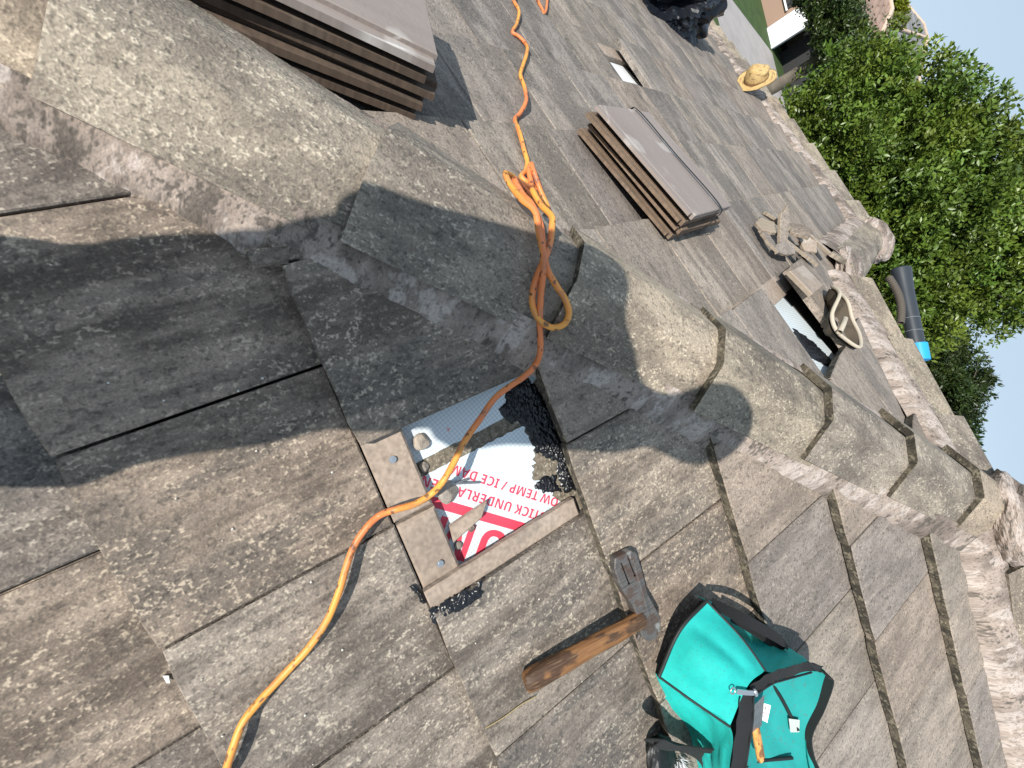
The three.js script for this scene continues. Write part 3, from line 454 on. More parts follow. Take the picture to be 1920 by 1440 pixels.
{
  const h = thing('roofing_hammer', 'roofing hammer with worn dark wooden handle lying below the open hole', 'hammer');
  const a = onA(0.787, 0.5195, 0.0115), b = onA(1.05, 0.5435, 0.026), dir = b.clone().sub(a), L = dir.length(); dir.normalize();
  const ring = 20, prof = [[0, 0], [0.0, 0.013], [0.004, 0.0172], [0.02, 0.0192], [0.08, 0.0182], [0.15, 0.0168], [0.2, 0.0168], [L * 0.93, 0.0155], [L, 0.0145], [L, 0]], pos = [], uv = [], idx = [];
  const up = V3(-S, C, 0).addScaledVector(dir, -V3(-S, C, 0).dot(dir)).normalize(), side = dir.clone().cross(up);
  prof.forEach(([t, r], i) => { for (let k = 0; k <= ring; k++) { const q = k / ring * Math.PI * 2, w = 1 + 0.05 * Math.sin(t * 60 + k), P = a.clone().addScaledVector(dir, t).addScaledVector(side, Math.cos(q) * r * 1.12 * w).addScaledVector(up, Math.sin(q) * r * 0.9); pos.push(P.x, P.y, P.z); uv.push(k / ring * 0.9, t * 4); } });
  for (let i = 0; i + 1 < prof.length; i++) for (let k = 0; k < ring; k++) { const q = i * (ring + 1) + k; idx.push(q, q + 1, q + ring + 1, q + 1, q + ring + 2, q + ring + 1); }
  const hg = new THREE.BufferGeometry(); hg.setAttribute('position', new THREE.Float32BufferAttribute(pos, 3)); hg.setAttribute('uv', new THREE.Float32BufferAttribute(uv, 2)); hg.setIndex(idx);
  mesh('handle', toCreasedNormals(hg, 0.7), std(texWood, 0.0008, 0.62, [0.6, 0.55, 0.5]), h);
  // head: slotted blade, waist, poll; drawn in (z, U)
  const sh = new THREE.Shape(); const O = [[0.404, 1.041], [0.409, 1.078], [0.418, 1.086], [0.455, 1.0835], [0.505, 1.077], [0.535, 1.081], [0.562, 1.084], [0.583, 1.073], [0.59, 1.058], [0.585, 1.042], [0.572, 1.034], [0.553, 1.036], [0.53, 1.041], [0.505, 1.041], [0.48, 1.034], [0.45, 1.031], [0.42, 1.033]];
  sh.moveTo(...O[0]); for (const p of O.slice(1)) sh.lineTo(...p); sh.closePath();
  for (const [u0, z0, z1] of [[1.048, 0.415, 0.462], [1.0665, 0.412, 0.455]]) { const p = new THREE.Path(); p.moveTo(z0, u0 - 0.0012); p.lineTo(z0, u0 + 0.0012); p.lineTo(z1 - 0.003, u0 + 0.0016); p.lineTo(z1, u0 + 0.003); p.lineTo(z1 + 0.003, u0); p.lineTo(z1, u0 - 0.003); p.lineTo(z1 - 0.003, u0 - 0.0016); p.closePath(); sh.holes.push(p); }
  const head = new THREE.ExtrudeGeometry(sh, { depth: 0.018, bevelEnabled: true, bevelSize: 0.0028, bevelThickness: 0.0035, bevelSegments: 3, curveSegments: 4 }), A = head.attributes.position, u = head.attributes.uv;
  for (let i = 0; i < A.count; i++) { const z = A.getX(i), U = A.getY(i), n = A.getZ(i); const thick = z > 0.5 ? 1 + (z - 0.5) * 5 : 0.72 + (z - 0.4) * 2.8; u.setXY(i, z * 6, U * 6); A.setXYZ(i, z, U, 0.004 + n * thick); }
  head.computeVertexNormals(); head.applyMatrix4(basisA); const hm = mesh('head', head, std(texSteel, 0.0008, 0.5, [0.85, 0.8, 0.76], { metalness: 0.4 }), h);
  const hook = new THREE.TorusGeometry(0.0125, 0.0042, 8, 20, Math.PI * 1.25).applyMatrix4(new THREE.Matrix4().makeScale(1, 1.25, 1)).rotateZ(0.4).translate(0.581, 1.026, 0.009); hook.applyMatrix4(basisA); mesh('hook', hook, hm.material, h);
}
// a dry grass stalk, chips and a leaf on the tiles
{
  const c = new THREE.CatmullRomCurve3([onA(0.694, 0.558, 0.001), onA(0.73, 0.563, 0.0), onA(0.77, 0.566, -0.003), onA(0.80, 0.572, -0.004)]);
  tag(mesh('grass_stalk', new THREE.TubeGeometry(c, 30, 0.0011, 5), flat(0.34, 0.26, 0.13, 0.8)), 'thin dry grass stalk on the tile below the hammer handle', 'stalk');
  const P = [[0, 0, 0], [0.012, 0.002, 0], [0.014, 0.006, 0], [0.004, 0.007, 0]], m = mesh('paint_chip', slab(P, { th: 0.002, bevel: 0.0004, top: (p) => p * 0.3 }), flat(0.7, 0.68, 0.62)); m.applyMatrix4(basisA); m.position.copy(onA(0.324, 0.195, surfA(0.324) + 0.003)); tag(m, 'small white curled chip alone on the nearest tile row', 'chip');
  const chips = []; for (let i = 0; i < 46; i++) { const U = rr(0.36, 1.0), z = rr(-0.42, 0.62); if (U > 0.68 && U < 1.05 && z > -0.03 && z < 0.34) continue; if (z < U * C - HIP + 0.33) continue; const g = stone(rr(0.0009, 0.0022), i + 50).deleteAttribute('uv'); const v = onA(U, z, surfA(U) + 0.001); chips.push(g.translate(v.x, v.y, v.z)); }
  const g = mesh('mortar_grit', mergeGeometries(chips), flat(0.62, 0.58, 0.52, 0.9)); tag(g, 'scattered pale grit on the shaded tiles', 'grit', null, 'stuff');
}
// ---------------------------------------------------------------- teal tool bag, built in slope A coordinates (U, z, n)
const PA = (p) => onA(p[0], p[1], p[2]);
function polyAt(P, t) { let L = [0]; for (let i = 1; i < P.length; i++) L.push(L[i - 1] + P[i].distanceTo(P[i - 1])); return new THREE.CatmullRomCurve3(P, false, 'centripetal').getPoint(Math.max(0, Math.min(1, t))); }
// Coons patch over four border lines (bottom, top run alike; left, right run alike), pushed out by bulge(s, t)
function coons(bot, top, left, right, nu, nv, bulge = () => 0, uvs = 3) {
  const cv = [bot, top, left, right].map((P) => P.length > 2 ? new THREE.CatmullRomCurve3(P, false, 'centripetal') : new THREE.LineCurve3(P[0], P[1])), pos = [], uv = [], idx = [], pts = [];
  for (let j = 0; j <= nv; j++) for (let i = 0; i <= nu; i++) {
    const s = i / nu, t = j / nv, b = cv[0].getPoint(s), e = cv[1].getPoint(s), l = cv[2].getPoint(t), r = cv[3].getPoint(t), P = V3(0, 0, 0);
    P.addScaledVector(b, 1 - t).addScaledVector(e, t).addScaledVector(l, 1 - s).addScaledVector(r, s);
    P.addScaledVector(bot[0], -(1 - s) * (1 - t)).addScaledVector(bot[bot.length - 1], -s * (1 - t)).addScaledVector(top[0], -(1 - s) * t).addScaledVector(top[top.length - 1], -s * t); pts.push(P); uv.push(s * uvs, t * uvs);
  }
  const at = (i, j) => pts[Math.max(0, Math.min(nv, j)) * (nu + 1) + Math.max(0, Math.min(nu, i))];
  for (let j = 0; j <= nv; j++) for (let i = 0; i <= nu; i++) { const n = at(i + 1, j).clone().sub(at(i - 1, j)).cross(at(i, j + 1).clone().sub(at(i, j - 1))).normalize(), P = at(i, j).clone().addScaledVector(n, bulge(i / nu, j / nv)); pos.push(P.x, P.y, P.z); }
  for (let j = 0; j < nv; j++) for (let i = 0; i < nu; i++) { const q = j * (nu + 1) + i, r = q + nu + 1; idx.push(q, q + 1, r, q + 1, r + 1, r); }
  const g = new THREE.BufferGeometry(); g.setAttribute('position', new THREE.Float32BufferAttribute(pos, 3)); g.setAttribute('uv', new THREE.Float32BufferAttribute(uv, 2)); g.setIndex(idx); g.computeVertexNormals(); return g;
}
function ribbon(P, width, up, th = 0.0022, n = 60, twist = () => 0) {   // flat webbing along points P
  const c = new THREE.CatmullRomCurve3(P, false, 'centripetal'), pos = [], idx = [], uv = [];
  for (let i = 0; i <= n; i++) {
    const t = i / n, p = c.getPoint(t), d = c.getTangent(t); let u = (typeof up === 'function' ? up(t) : up).clone(); u.addScaledVector(d, -u.dot(d)).normalize(); u.applyAxisAngle(d, twist(t)); const s = d.clone().cross(u);
    for (const [a, b] of [[-1, -1], [1, -1], [1, 1], [-1, 1]]) { const q = p.clone().addScaledVector(s, a * width / 2).addScaledVector(u, b * th / 2); pos.push(q.x, q.y, q.z); uv.push(a * 0.5, t * 8); }
  }
  for (let i = 0; i < n; i++) for (let k = 0; k < 4; k++) { const a = i * 4 + k, b = i * 4 + (k + 1) % 4; idx.push(a, b, a + 4, b, b + 4, a + 4); }
  idx.push(0, 2, 1, 0, 3, 2); const e = n * 4; idx.push(e, e + 1, e + 2, e, e + 2, e + 3);
  const g = new THREE.BufferGeometry(); g.setAttribute('position', new THREE.Float32BufferAttribute(pos, 3)); g.setAttribute('uv', new THREE.Float32BufferAttribute(uv, 2)); g.setIndex(idx); return toCreasedNormals(g, 0.6);
}
const NAv = V3(-S, C, 0), NBv = V3(0, C, -S);
const texTeal = texture(512, (u, v) => { const a = fbm(u, v, 5, 5, 4, 1401), w = vnoise(u * 170, v * 170, 170, 170, 1402), d = fbm(u, v, 22, 22, 3, 1403); let c = mixc([0.004, 0.38, 0.345], [0.008, 0.47, 0.425], a); c = mixc(c, [0.05, 0.2, 0.18], sstep(0.68, 0.8, d) * 0.5); return [...c, 0.6 * w + 0.4 * d]; });
const texWeb = texture(256, (u, v) => { const s = 0.5 + 0.5 * Math.sin(v * Math.PI * 2 * 60), g = vnoise(u * 64, v * 128, 64, 128, 1411); const k = 0.010 + 0.012 * s * g; return [k, k, k * 1.05, s]; });
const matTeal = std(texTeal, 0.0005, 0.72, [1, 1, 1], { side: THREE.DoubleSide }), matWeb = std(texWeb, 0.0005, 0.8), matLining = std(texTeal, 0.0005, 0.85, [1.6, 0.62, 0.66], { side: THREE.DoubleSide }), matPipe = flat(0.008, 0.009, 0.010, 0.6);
{
  const bag = thing('tool_bag', 'open teal canvas tool bag with black zip and straps below the hip', 'bag');
  const P1 = [1.036, 0.668, 0.035], P12 = [1.109, 0.594, 0.05], P2 = [1.191, 0.578, 0.05], P23 = [1.207, 0.648, 0.1], P3 = [1.214, 0.709, 0.13], Zc = [1.158, 0.693, 0.14], P4 = [1.096, 0.751, 0.13], P14 = [1.062, 0.702, 0.09], RA = [1.347, 0.796, 0.11], RB = [1.411, 0.895, 0.09], RC = [1.394, 0.988, 0.06], RD = [1.35, 1.046, 0.045], RE = [1.343, 1.108, 0.04], RF = [1.348, 1.17, 0.04], RG = [1.311, 1.249, 0.05];
  const ZB2 = [1.073, 0.841, 0.12], ZB3 = [1.045, 0.933, 0.11], ZC0 = [1.171, 0.735, 0.125], ZC1 = [1.157, 0.798, 0.115], ZC2 = [1.117, 0.9, 0.1], ZC3 = [1.09, 1.0, 0.09], ZA1 = [1.25, 0.765, 0.118], ZA2 = [1.355, 0.835, 0.098];
  const v = (...L) => L.map(PA), wr = (sd, k) => (s, t) => k * (fbm(s * 0.5 + 0.1, t * 0.5 + 0.2, 9, 9, 3, sd) - 0.5) * Math.min(1, 6 * Math.min(s, 1 - s, t, 1 - t));
  const w1 = (s, t) => 0.02 * (fbm(s * 0.5 + 0.1, t * 0.3 + 0.2, 7, 3, 2, 1501) - 0.5) * Math.min(1, 5 * Math.min(s, 1 - s, t, 1 - t));
  mesh('end_panel', coons(v(P1, P12, P2), v(P4, Zc, P3), v(P1, P14, P4), v(P2, P23, P3), 48, 40, (s, t) => -(0.018 * Math.sin(Math.PI * s) * Math.sin(Math.PI * t) + w1(s, t) - 0.006 * Math.exp(-(((s - 0.62) / 0.09) ** 2)) * Math.sin(Math.PI * t))), matTeal, bag);
  mesh('side_panel', coons(v([1.205, 0.602, -0.004], [1.285, 0.695, -0.004], [1.345, 0.775, 0.0], [1.385, 0.85, -0.004]), v(P2, P23, P3, [1.28, 0.75, 0.125], RA), v([1.205, 0.602, -0.004], P2), v([1.385, 0.85, -0.004], RA), 44, 16, (s, t) => 0.012 * Math.sin(Math.PI * s) * Math.sin(Math.PI * t) + wr(1511, 0.02)(s, t)), matTeal, bag);
  mesh('side_panel', coons(v([1.05, 0.70, -0.006], [1.05, 0.745, -0.008], [1.055, 0.80, -0.008], [1.075, 0.865, -0.012], [1.075, 0.94, -0.01], [1.07, 1.05, -0.008]), v(P1, P14, P4, ZB2, ZB3, [1.03, 1.05, 0.1]), v([1.05, 0.70, -0.006], P1), v([1.07, 1.05, -0.008], [1.03, 1.05, 0.1]), 48, 16, (s, t) => -(0.016 * Math.sin(Math.PI * s) * Math.sin(Math.PI * t) + wr(1521, 0.03)(s, t))), matTeal, bag);
  mesh('bottom_panel', coons(v([1.075, 0.715, -0.008], [1.15, 0.655, -0.008], [1.215, 0.625, -0.006]), v(P1, P12, P2), v([1.075, 0.715, -0.008], P1), v([1.215, 0.625, -0.006], P2), 24, 6), matWeb, bag);
  // inside: floor sagging between the zip edges and the rim
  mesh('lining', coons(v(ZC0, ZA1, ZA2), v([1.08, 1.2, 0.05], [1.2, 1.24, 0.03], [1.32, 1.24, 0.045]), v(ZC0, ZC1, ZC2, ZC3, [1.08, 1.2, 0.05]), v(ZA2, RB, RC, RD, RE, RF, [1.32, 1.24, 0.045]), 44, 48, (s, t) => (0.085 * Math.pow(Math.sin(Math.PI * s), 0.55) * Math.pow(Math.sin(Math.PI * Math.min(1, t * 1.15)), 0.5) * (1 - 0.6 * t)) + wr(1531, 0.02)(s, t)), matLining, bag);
  mesh('side_panel', coons(v([1.385, 0.85, -0.004], [1.44, 0.93, -0.01], [1.43, 1.02, -0.015], [1.38, 1.1, -0.01], [1.37, 1.24, -0.01]), v(RA, RB, RC, RD, RG), v([1.385, 0.85, -0.004], RA), v([1.37, 1.24, -0.01], RG), 40, 8, wr(1541, 0.012)), matTeal, bag);
  // zip tapes
  const tape = (o, i, k) => coons(v(...o), v(...i), v(o[0], i[0]), v(o[o.length - 1], i[i.length - 1]), 40, 6, (s, t) => k * (0.003 * Math.sin(Math.PI * t) + 0.001 * Math.sin(s * 40)));
  const up3 = (L, d) => L.map((p) => [p[0], p[1], p[2] + d]);
  const z1 = mesh('zip_tape', tape(up3([Zc, [1.215, 0.708, 0.136], [1.28, 0.742, 0.13], RA, [1.395, 0.85, 0.1]], 0.003), up3([ZC0, [1.225, 0.748, 0.124], ZA1, [1.355, 0.83, 0.102], [1.395, 0.875, 0.09]], 0.003), 1), matWeb, bag);
  const z2 = mesh('zip_tape', tape(up3([[1.13, 0.70, 0.138], [1.103, 0.755, 0.134], ZB2, ZB3, [1.03, 1.05, 0.1]], 0.003), up3([[1.168, 0.735, 0.126], ZC1, ZC2, ZC3, [1.08, 1.1, 0.07]], 0.003), -1), matWeb, bag);
  mesh('zip_tape', ribbon(v([1.39, 0.862, 0.098], RB, RC, RD, RE, RF, RG), 0.03, (t) => NAv.clone().multiplyScalar(0.35).add(V3(0.9, 0.1, 0.1)), 0.003, 80), matWeb, bag);
  mesh('zip_teeth', new THREE.TubeGeometry(new THREE.CatmullRomCurve3(v([1.172, 0.738, 0.1285], [1.225, 0.75, 0.1265], [1.25, 0.767, 0.121], [1.355, 0.836, 0.103])), 60, 0.0022, 6), matPipe, z1);
  mesh('zip_teeth', new THREE.TubeGeometry(new THREE.CatmullRomCurve3(v([1.17, 0.738, 0.1285], [1.158, 0.799, 0.118], [1.118, 0.9, 0.103], [1.09, 1.0, 0.09])), 60, 0.0022, 6), matPipe, z2);
  // piping along the seams
  const pipe = (L, r = 0.0026) => mesh('piping', new THREE.TubeGeometry(new THREE.CatmullRomCurve3(v(...L), false, 'centripetal'), 60, r, 8), matPipe, bag);
  pipe([P1, P12, P2], 0.0042); pipe([P2, P23, P3]); pipe([P1, P14, P4]); pipe([[1.262, 0.79, 0.095], [1.30, 0.86, 0.03], [1.33, 0.96, 0.02], [1.335, 1.04, 0.035]], 0.0045); pipe([[1.13, 0.99, 0.05], [1.2, 1.05, 0.012], [1.3, 1.1, 0.03]], 0.004);
  // carrying straps
  mesh('strap', ribbon(v([1.205, 0.596, 0.045], [1.225, 0.617, 0.07], [1.25, 0.647, 0.085], [1.29, 0.70, 0.082], [1.325, 0.75, 0.072], [1.35, 0.79, 0.055], [1.335, 0.785, 0.045], [1.29, 0.72, 0.05], [1.24, 0.65, 0.045]), 0.026, (t) => NAv.clone().add(V3(0.5, 0, -0.6)), 0.0025, 80), matWeb, bag);
  mesh('strap', ribbon(v([1.088, 0.875, 0.06], [1.045, 0.845, 0.048], [1.005, 0.81, 0.04], [0.975, 0.765, 0.045], [0.968, 0.748, 0.055], [0.974, 0.752, 0.065], [1.0, 0.80, 0.052], [1.045, 0.862, 0.032], [1.085, 0.94, 0.018], [1.09, 1.0, 0.01]), 0.03, (t) => NAv.clone().add(V3(-0.5, 0, 0.9)), 0.0025, 90), matWeb, bag);
  // zip pull
  const steel = flat(0.6, 0.6, 0.6, 0.3, 0.9), pull = mesh('zip_slider', new THREE.SphereGeometry(0.009, 14, 10).scale(1, 0.55, 0.75).applyMatrix4(basisA), steel, bag); pull.position.copy(PA([1.166, 0.716, 0.14]));
  mesh('pull_tab', ribbon(v([1.16, 0.708, 0.146], [1.14, 0.692, 0.146], [1.126, 0.682, 0.143]), 0.009, NAv, 0.002, 12), steel, pull).position.sub(pull.position);
  mesh('pull_ring', new THREE.TorusGeometry(0.0058, 0.0013, 8, 20).applyMatrix4(basisA).translate(...PA([1.119, 0.676, 0.142]).sub(pull.position).toArray()), steel, pull);
  // what lies inside
  const tool = thing('putty_knife', 'wooden handled scraper lying inside the teal bag', 'scraper');
  const a = PA([1.214, 0.927, 0.045]), b = PA([1.208, 1.018, 0.038]), d = b.clone().sub(a).normalize();
  const hg = new THREE.CapsuleGeometry(0.0135, 0.075, 8, 16).scale(1, 1, 0.6), hm = mesh('handle', hg, std(texWood, 0.0005, 0.45, [2.2, 1.9, 1.3]), tool); hm.position.copy(a).lerp(b, 0.5); hm.quaternion.setFromUnitVectors(V3(0, 1, 0), d);
  mesh('hanging_hole', new THREE.CylinderGeometry(0.0025, 0.0025, 0.0172, 10).rotateX(Math.PI / 2).translate(0, 0.04, 0), matPipe, hm);
  mesh('blade', coons(v([1.20, 0.925, 0.05], [1.228, 0.93, 0.05]), v([1.205, 0.835, 0.075], [1.245, 0.84, 0.07]), v([1.20, 0.925, 0.05], [1.205, 0.835, 0.075]), v([1.228, 0.93, 0.05], [1.245, 0.84, 0.07]), 4, 8), std(texSteel, 0.0003, 0.35, [2, 2, 2], { metalness: 0.8, side: THREE.DoubleSide }), tool);
  const tagTex = sheetTexture(128, 192, (x, w, h) => { x.fillStyle = '#f0eee8'; x.fillRect(0, 0, w, h); x.fillStyle = '#c23a78'; x.fillRect(0, 88, w, 8); x.fillStyle = '#333'; for (let i = 0; i < 9; i++) x.fillRect(24 + i * 9, 120, 2 + (i * 7) % 5, 40); x.fillRect(24, 40, 70, 5); x.fillRect(24, 54, 50, 5); });
  tag(mesh('paper_tag', coons(v([1.226, 0.858, 0.062], [1.262, 0.893, 0.058]), v([1.222, 0.905, 0.055], [1.245, 0.935, 0.05]), v([1.226, 0.858, 0.062], [1.222, 0.905, 0.055]), v([1.262, 0.893, 0.058], [1.245, 0.935, 0.05]), 6, 6, (s, t) => 0.004 * Math.sin(Math.PI * s), 1), new THREE.MeshStandardMaterial({ map: tagTex, roughness: 0.8, side: THREE.DoubleSide })), 'white paper tag with a magenta line inside the teal bag', 'tag');
  mesh('care_label', coons(v([1.322, 1.0, 0.032], [1.345, 1.015, 0.04]), v([1.315, 1.035, 0.032], [1.335, 1.045, 0.038]), v([1.322, 1.0, 0.032], [1.315, 1.035, 0.032]), v([1.345, 1.015, 0.04], [1.335, 1.045, 0.038]), 3, 3), new THREE.MeshStandardMaterial({ color: new THREE.Color().setRGB(0.4, 0.45, 0.42), roughness: 0.8, side: THREE.DoubleSide }), bag);
}
{ // tar-smeared brush at the bottom edge
  const o = thing('tar_brush', 'tar blackened brush with frayed white bristles beside the teal bag strap', 'brush');
  const g = new THREE.IcosahedronGeometry(1, 6), a = g.attributes.position; for (let i = 0; i < a.count; i++) { const q = V3(a.getX(i), a.getY(i), a.getZ(i)), k = 1 + 0.3 * (fbm(q.x * 0.2 + 0.5, q.y * 0.2 + q.z * 0.15 + 0.5, 12, 12, 3, 1601) - 0.5); a.setXYZ(i, q.x * k * 0.045, q.y * k * 0.022, q.z * k * 0.055); } g.computeVertexNormals();
  mesh('brush_block', g, flat(0.01, 0.01, 0.011, 0.5), o).position.copy(onA(0.99, 0.875, 0.006));
  const br = []; for (let i = 0; i < 130; i++) { const q = rnd() * Math.PI, U = 1.012 + rr(-0.02, 0.022), z = 0.905 + rr(-0.018, 0.02), p = onA(U, z, 0.012 + rnd() * 0.008), e = onA(U + rr(-0.012, 0.014), z + rr(0.0, 0.04), 0.022 + rr(-0.012, 0.012)); br.push(new THREE.TubeGeometry(new THREE.LineCurve3(p, e), 1, 0.0008, 3)); }
  mesh('bristles', mergeGeometries(br), flat(0.62, 0.63, 0.65, 0.7), o);
}
// ---------------------------------------------------------------- stacked spare tiles on slope B
const texChalk = texture(512, (u, v) => { const a = fbm(u, v, 5, 5, 4, 1701), g = vnoise(u * 160, v * 160, 160, 160, 1702), s = fbm(u, v, 40, 4, 3, 1703); let c = mixc([0.27, 0.225, 0.205], [0.38, 0.325, 0.30], a * 0.6 + s * 0.4); const l1 = Math.abs(u * 0.6 - v * 0.5 - 0.06 + 0.01 * Math.sin(v * 9)), l2 = Math.abs(u * 0.9 + v * 0.35 - 0.55), l3 = Math.abs(u - 0.82 - 0.02 * Math.sin(v * 7)); const ch = Math.max(1 - sstep(0.001, 0.004, l1), 1 - sstep(0.001, 0.003, l2), (1 - sstep(0.001, 0.006, l3)) * 0.8) * (0.25 + 0.75 * sstep(0.4, 0.6, fbm(u, v, 14, 14, 3, 1704))); c = mixc(c, [0.72, 0.70, 0.68], ch * 0.8 + sstep(0.68, 0.8, fbm(u, v, 12, 12, 3, 1705)) * 0.35); return [...c, g]; });
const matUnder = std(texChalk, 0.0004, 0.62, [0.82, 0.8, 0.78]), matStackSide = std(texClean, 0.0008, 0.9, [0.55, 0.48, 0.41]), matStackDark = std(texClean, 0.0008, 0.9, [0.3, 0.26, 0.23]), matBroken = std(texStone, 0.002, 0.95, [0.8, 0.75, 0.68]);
const stackGeo = [0, 1, 2].map((i) => {
  const w = 0.318, P = [[-w / 2, 0.004, 1], [0, rr(-0.001, 0.001), 1], [w / 2, 0.004, 0], [w / 2, TL, 0], [-w / 2, TL, 0]];
  return slab(P, { th: 0.0165, bevel: 0.002, uv: [rnd(), rnd()], boxes: [[-w / 2 - 0.028, 0.01, -w / 2 + 0.001, TL - 0.01, -0.009, -0.0215], [-w / 2 + 0.02, 0.012, w / 2 - 0.02, TL - 0.012, -0.0155, -0.0225], [w / 2 - 0.001, 0.01, w / 2 + 0.022, TL - 0.01, -0.001, -0.009]] });
});
function stackTile(x, v, n, ang, i, topMat, label, group) {
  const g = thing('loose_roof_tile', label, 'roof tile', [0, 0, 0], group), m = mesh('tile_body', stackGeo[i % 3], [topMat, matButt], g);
  const M = new THREE.Matrix4().copy(basisB).multiply(new THREE.Matrix4().makeTranslation(-x, v, n)).multiply(new THREE.Matrix4().makeRotationZ(ang)); g.applyMatrix4(M); return g;
}
const ord = ['bottom', 'second lowest', 'middle', 'second highest', 'top'];
{ // stack 2, strapped: near end at v = -0.15
  const o4 = ['bottom', 'second lowest', 'second highest', 'top'];
  for (let i = 0; i < 4; i++) stackTile(1.745 + [0, 0.022, -0.012, 0.006][i], -0.60 + [0, 0.012, -0.002, 0.004][i], 0.0215 + i * 0.0245 - 0.004, [0.02, -0.01, 0.03, 0.02][i], i, i === 3 ? matUnder : matStackSide, `${o4[i]} tile of the strapped stack beside the rubble`, 'tiles in the strapped stack');
  const n = 0.0955, s = thing('black_strap', 'black band strapped round the tile stack beside the rubble', 'strap');
  mesh('band', ribbon([onB(1.80, -0.168, 0.002), onB(1.80, -0.166, 0.05), onB(1.80, -0.169, n - 0.004), onB(1.801, -0.185, n + 0.0015), onB(1.806, -0.4, n + 0.0016), onB(1.81, -0.585, n + 0.0016), onB(1.812, -0.603, n - 0.004), onB(1.812, -0.606, 0.04)], 0.0095, (t) => t < 0.2 ? V3(0, 0.4, 1) : t > 0.93 ? V3(0, -0.4, -1) : NBv, 0.0012, 120), matBlack, s);
}
{ // stack 1, set askew at the top of the view
  const ang = Math.atan2(-0.9, -0.44);                       // long side runs away to the left
  for (let i = 0; i < 5; i++) {
    const off = [0, 0.012, 0.03, -0.01, 0.018][i], x = 1.02 + 0.44 * 0.1525 - 0.0 + off * 0.5, v = -0.615 - 0.9 * 0.1525 + off * 0.3;
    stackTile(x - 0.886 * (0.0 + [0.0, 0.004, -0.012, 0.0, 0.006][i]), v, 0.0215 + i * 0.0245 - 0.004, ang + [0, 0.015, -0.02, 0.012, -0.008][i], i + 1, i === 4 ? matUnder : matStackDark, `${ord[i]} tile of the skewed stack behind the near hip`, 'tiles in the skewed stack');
  }
}
// ---------------------------------------------------------------- broken tile rubble, slab and pouch on slope B
function shard(x, v, n, r, ang, i, tiltX, tiltY, label, mat = i % 2 ? matTileB2[i % 5] : matBroken, th = 0.013) {
  const k = 5 + i % 3, P = []; for (let j = 0; j < k; j++) { const q = j / k * Math.PI * 2, d = r * (0.78 + 0.5 * hsh(j * 7 + 3, i * 5 + 1, 21)); P.push([Math.cos(q) * d * (i % 3 ? 1.5 : 1.1), Math.sin(q) * d * (i % 3 ? 0.62 : 0.85), 1]); }
  const g = slab(torn(P, 0.01, 0.006, 2000 + i).map((p) => [p[0], p[1], 1]), { th, bevel: 0.0025, uv: [i * 0.3, i * 0.2] }), m = mesh('tile_shard', g, [mat, matBroken]);
  m.applyMatrix4(new THREE.Matrix4().copy(basisB).multiply(new THREE.Matrix4().makeTranslation(-x, v, n)).multiply(new THREE.Matrix4().makeRotationFromEuler(new THREE.Euler(tiltX, tiltY, ang)))); return tag(m, label, 'tile shard', 'broken tile pieces');
}
const SH2 = [[2.36, -0.11, 0.03, 0.05, 0.3, 0.25, 0.2, 'broken tile wedge nearest the strapped stack'], [2.45, -0.05, 0.05, 0.055, 1.1, -0.5, 0.3, 'upright broken wedge in the middle of the rubble'], [2.55, -0.1, 0.035, 0.05, 2.2, 0.3, -0.3, 'dark broken wedge at the far side of the rubble'], [2.62, -0.02, 0.06, 0.06, 0.7, 0.5, 0.25, 'jagged shard topping the rubble heap'], [2.50, 0.03, 0.03, 0.07, 1.7, 0.15, -0.2, 'long splinter lying toward the square slab'], [2.38, 0.02, 0.028, 0.045, 2.9, -0.2, 0.2, 'small dark splinter at the near edge of the rubble'], [2.72, 0.05, 0.03, 0.045, 0.2, 0.1, 0.35, 'pale chip between the rubble and the broad slab'], [2.31, -0.05, 0.022, 0.035, 1.2, 0.05, 0.1, 'flat chip below the rubble heap'], [2.86, 0.04, 0.035, 0.075, 0.9, 0.1, -0.12, 'broad pale slab piece at the far end of the rubble'], [2.58, 0.1, 0.024, 0.04, 0.5, 0.1, 0.1, 'small shard touching the square slab']];
SH2.forEach(([x, v, n, r, a, tx, ty, lab], i) => shard(x, v, n, r * 1.05, a, i, tx, ty, lab, i === 8 || i === 6 ? matClean : undefined));
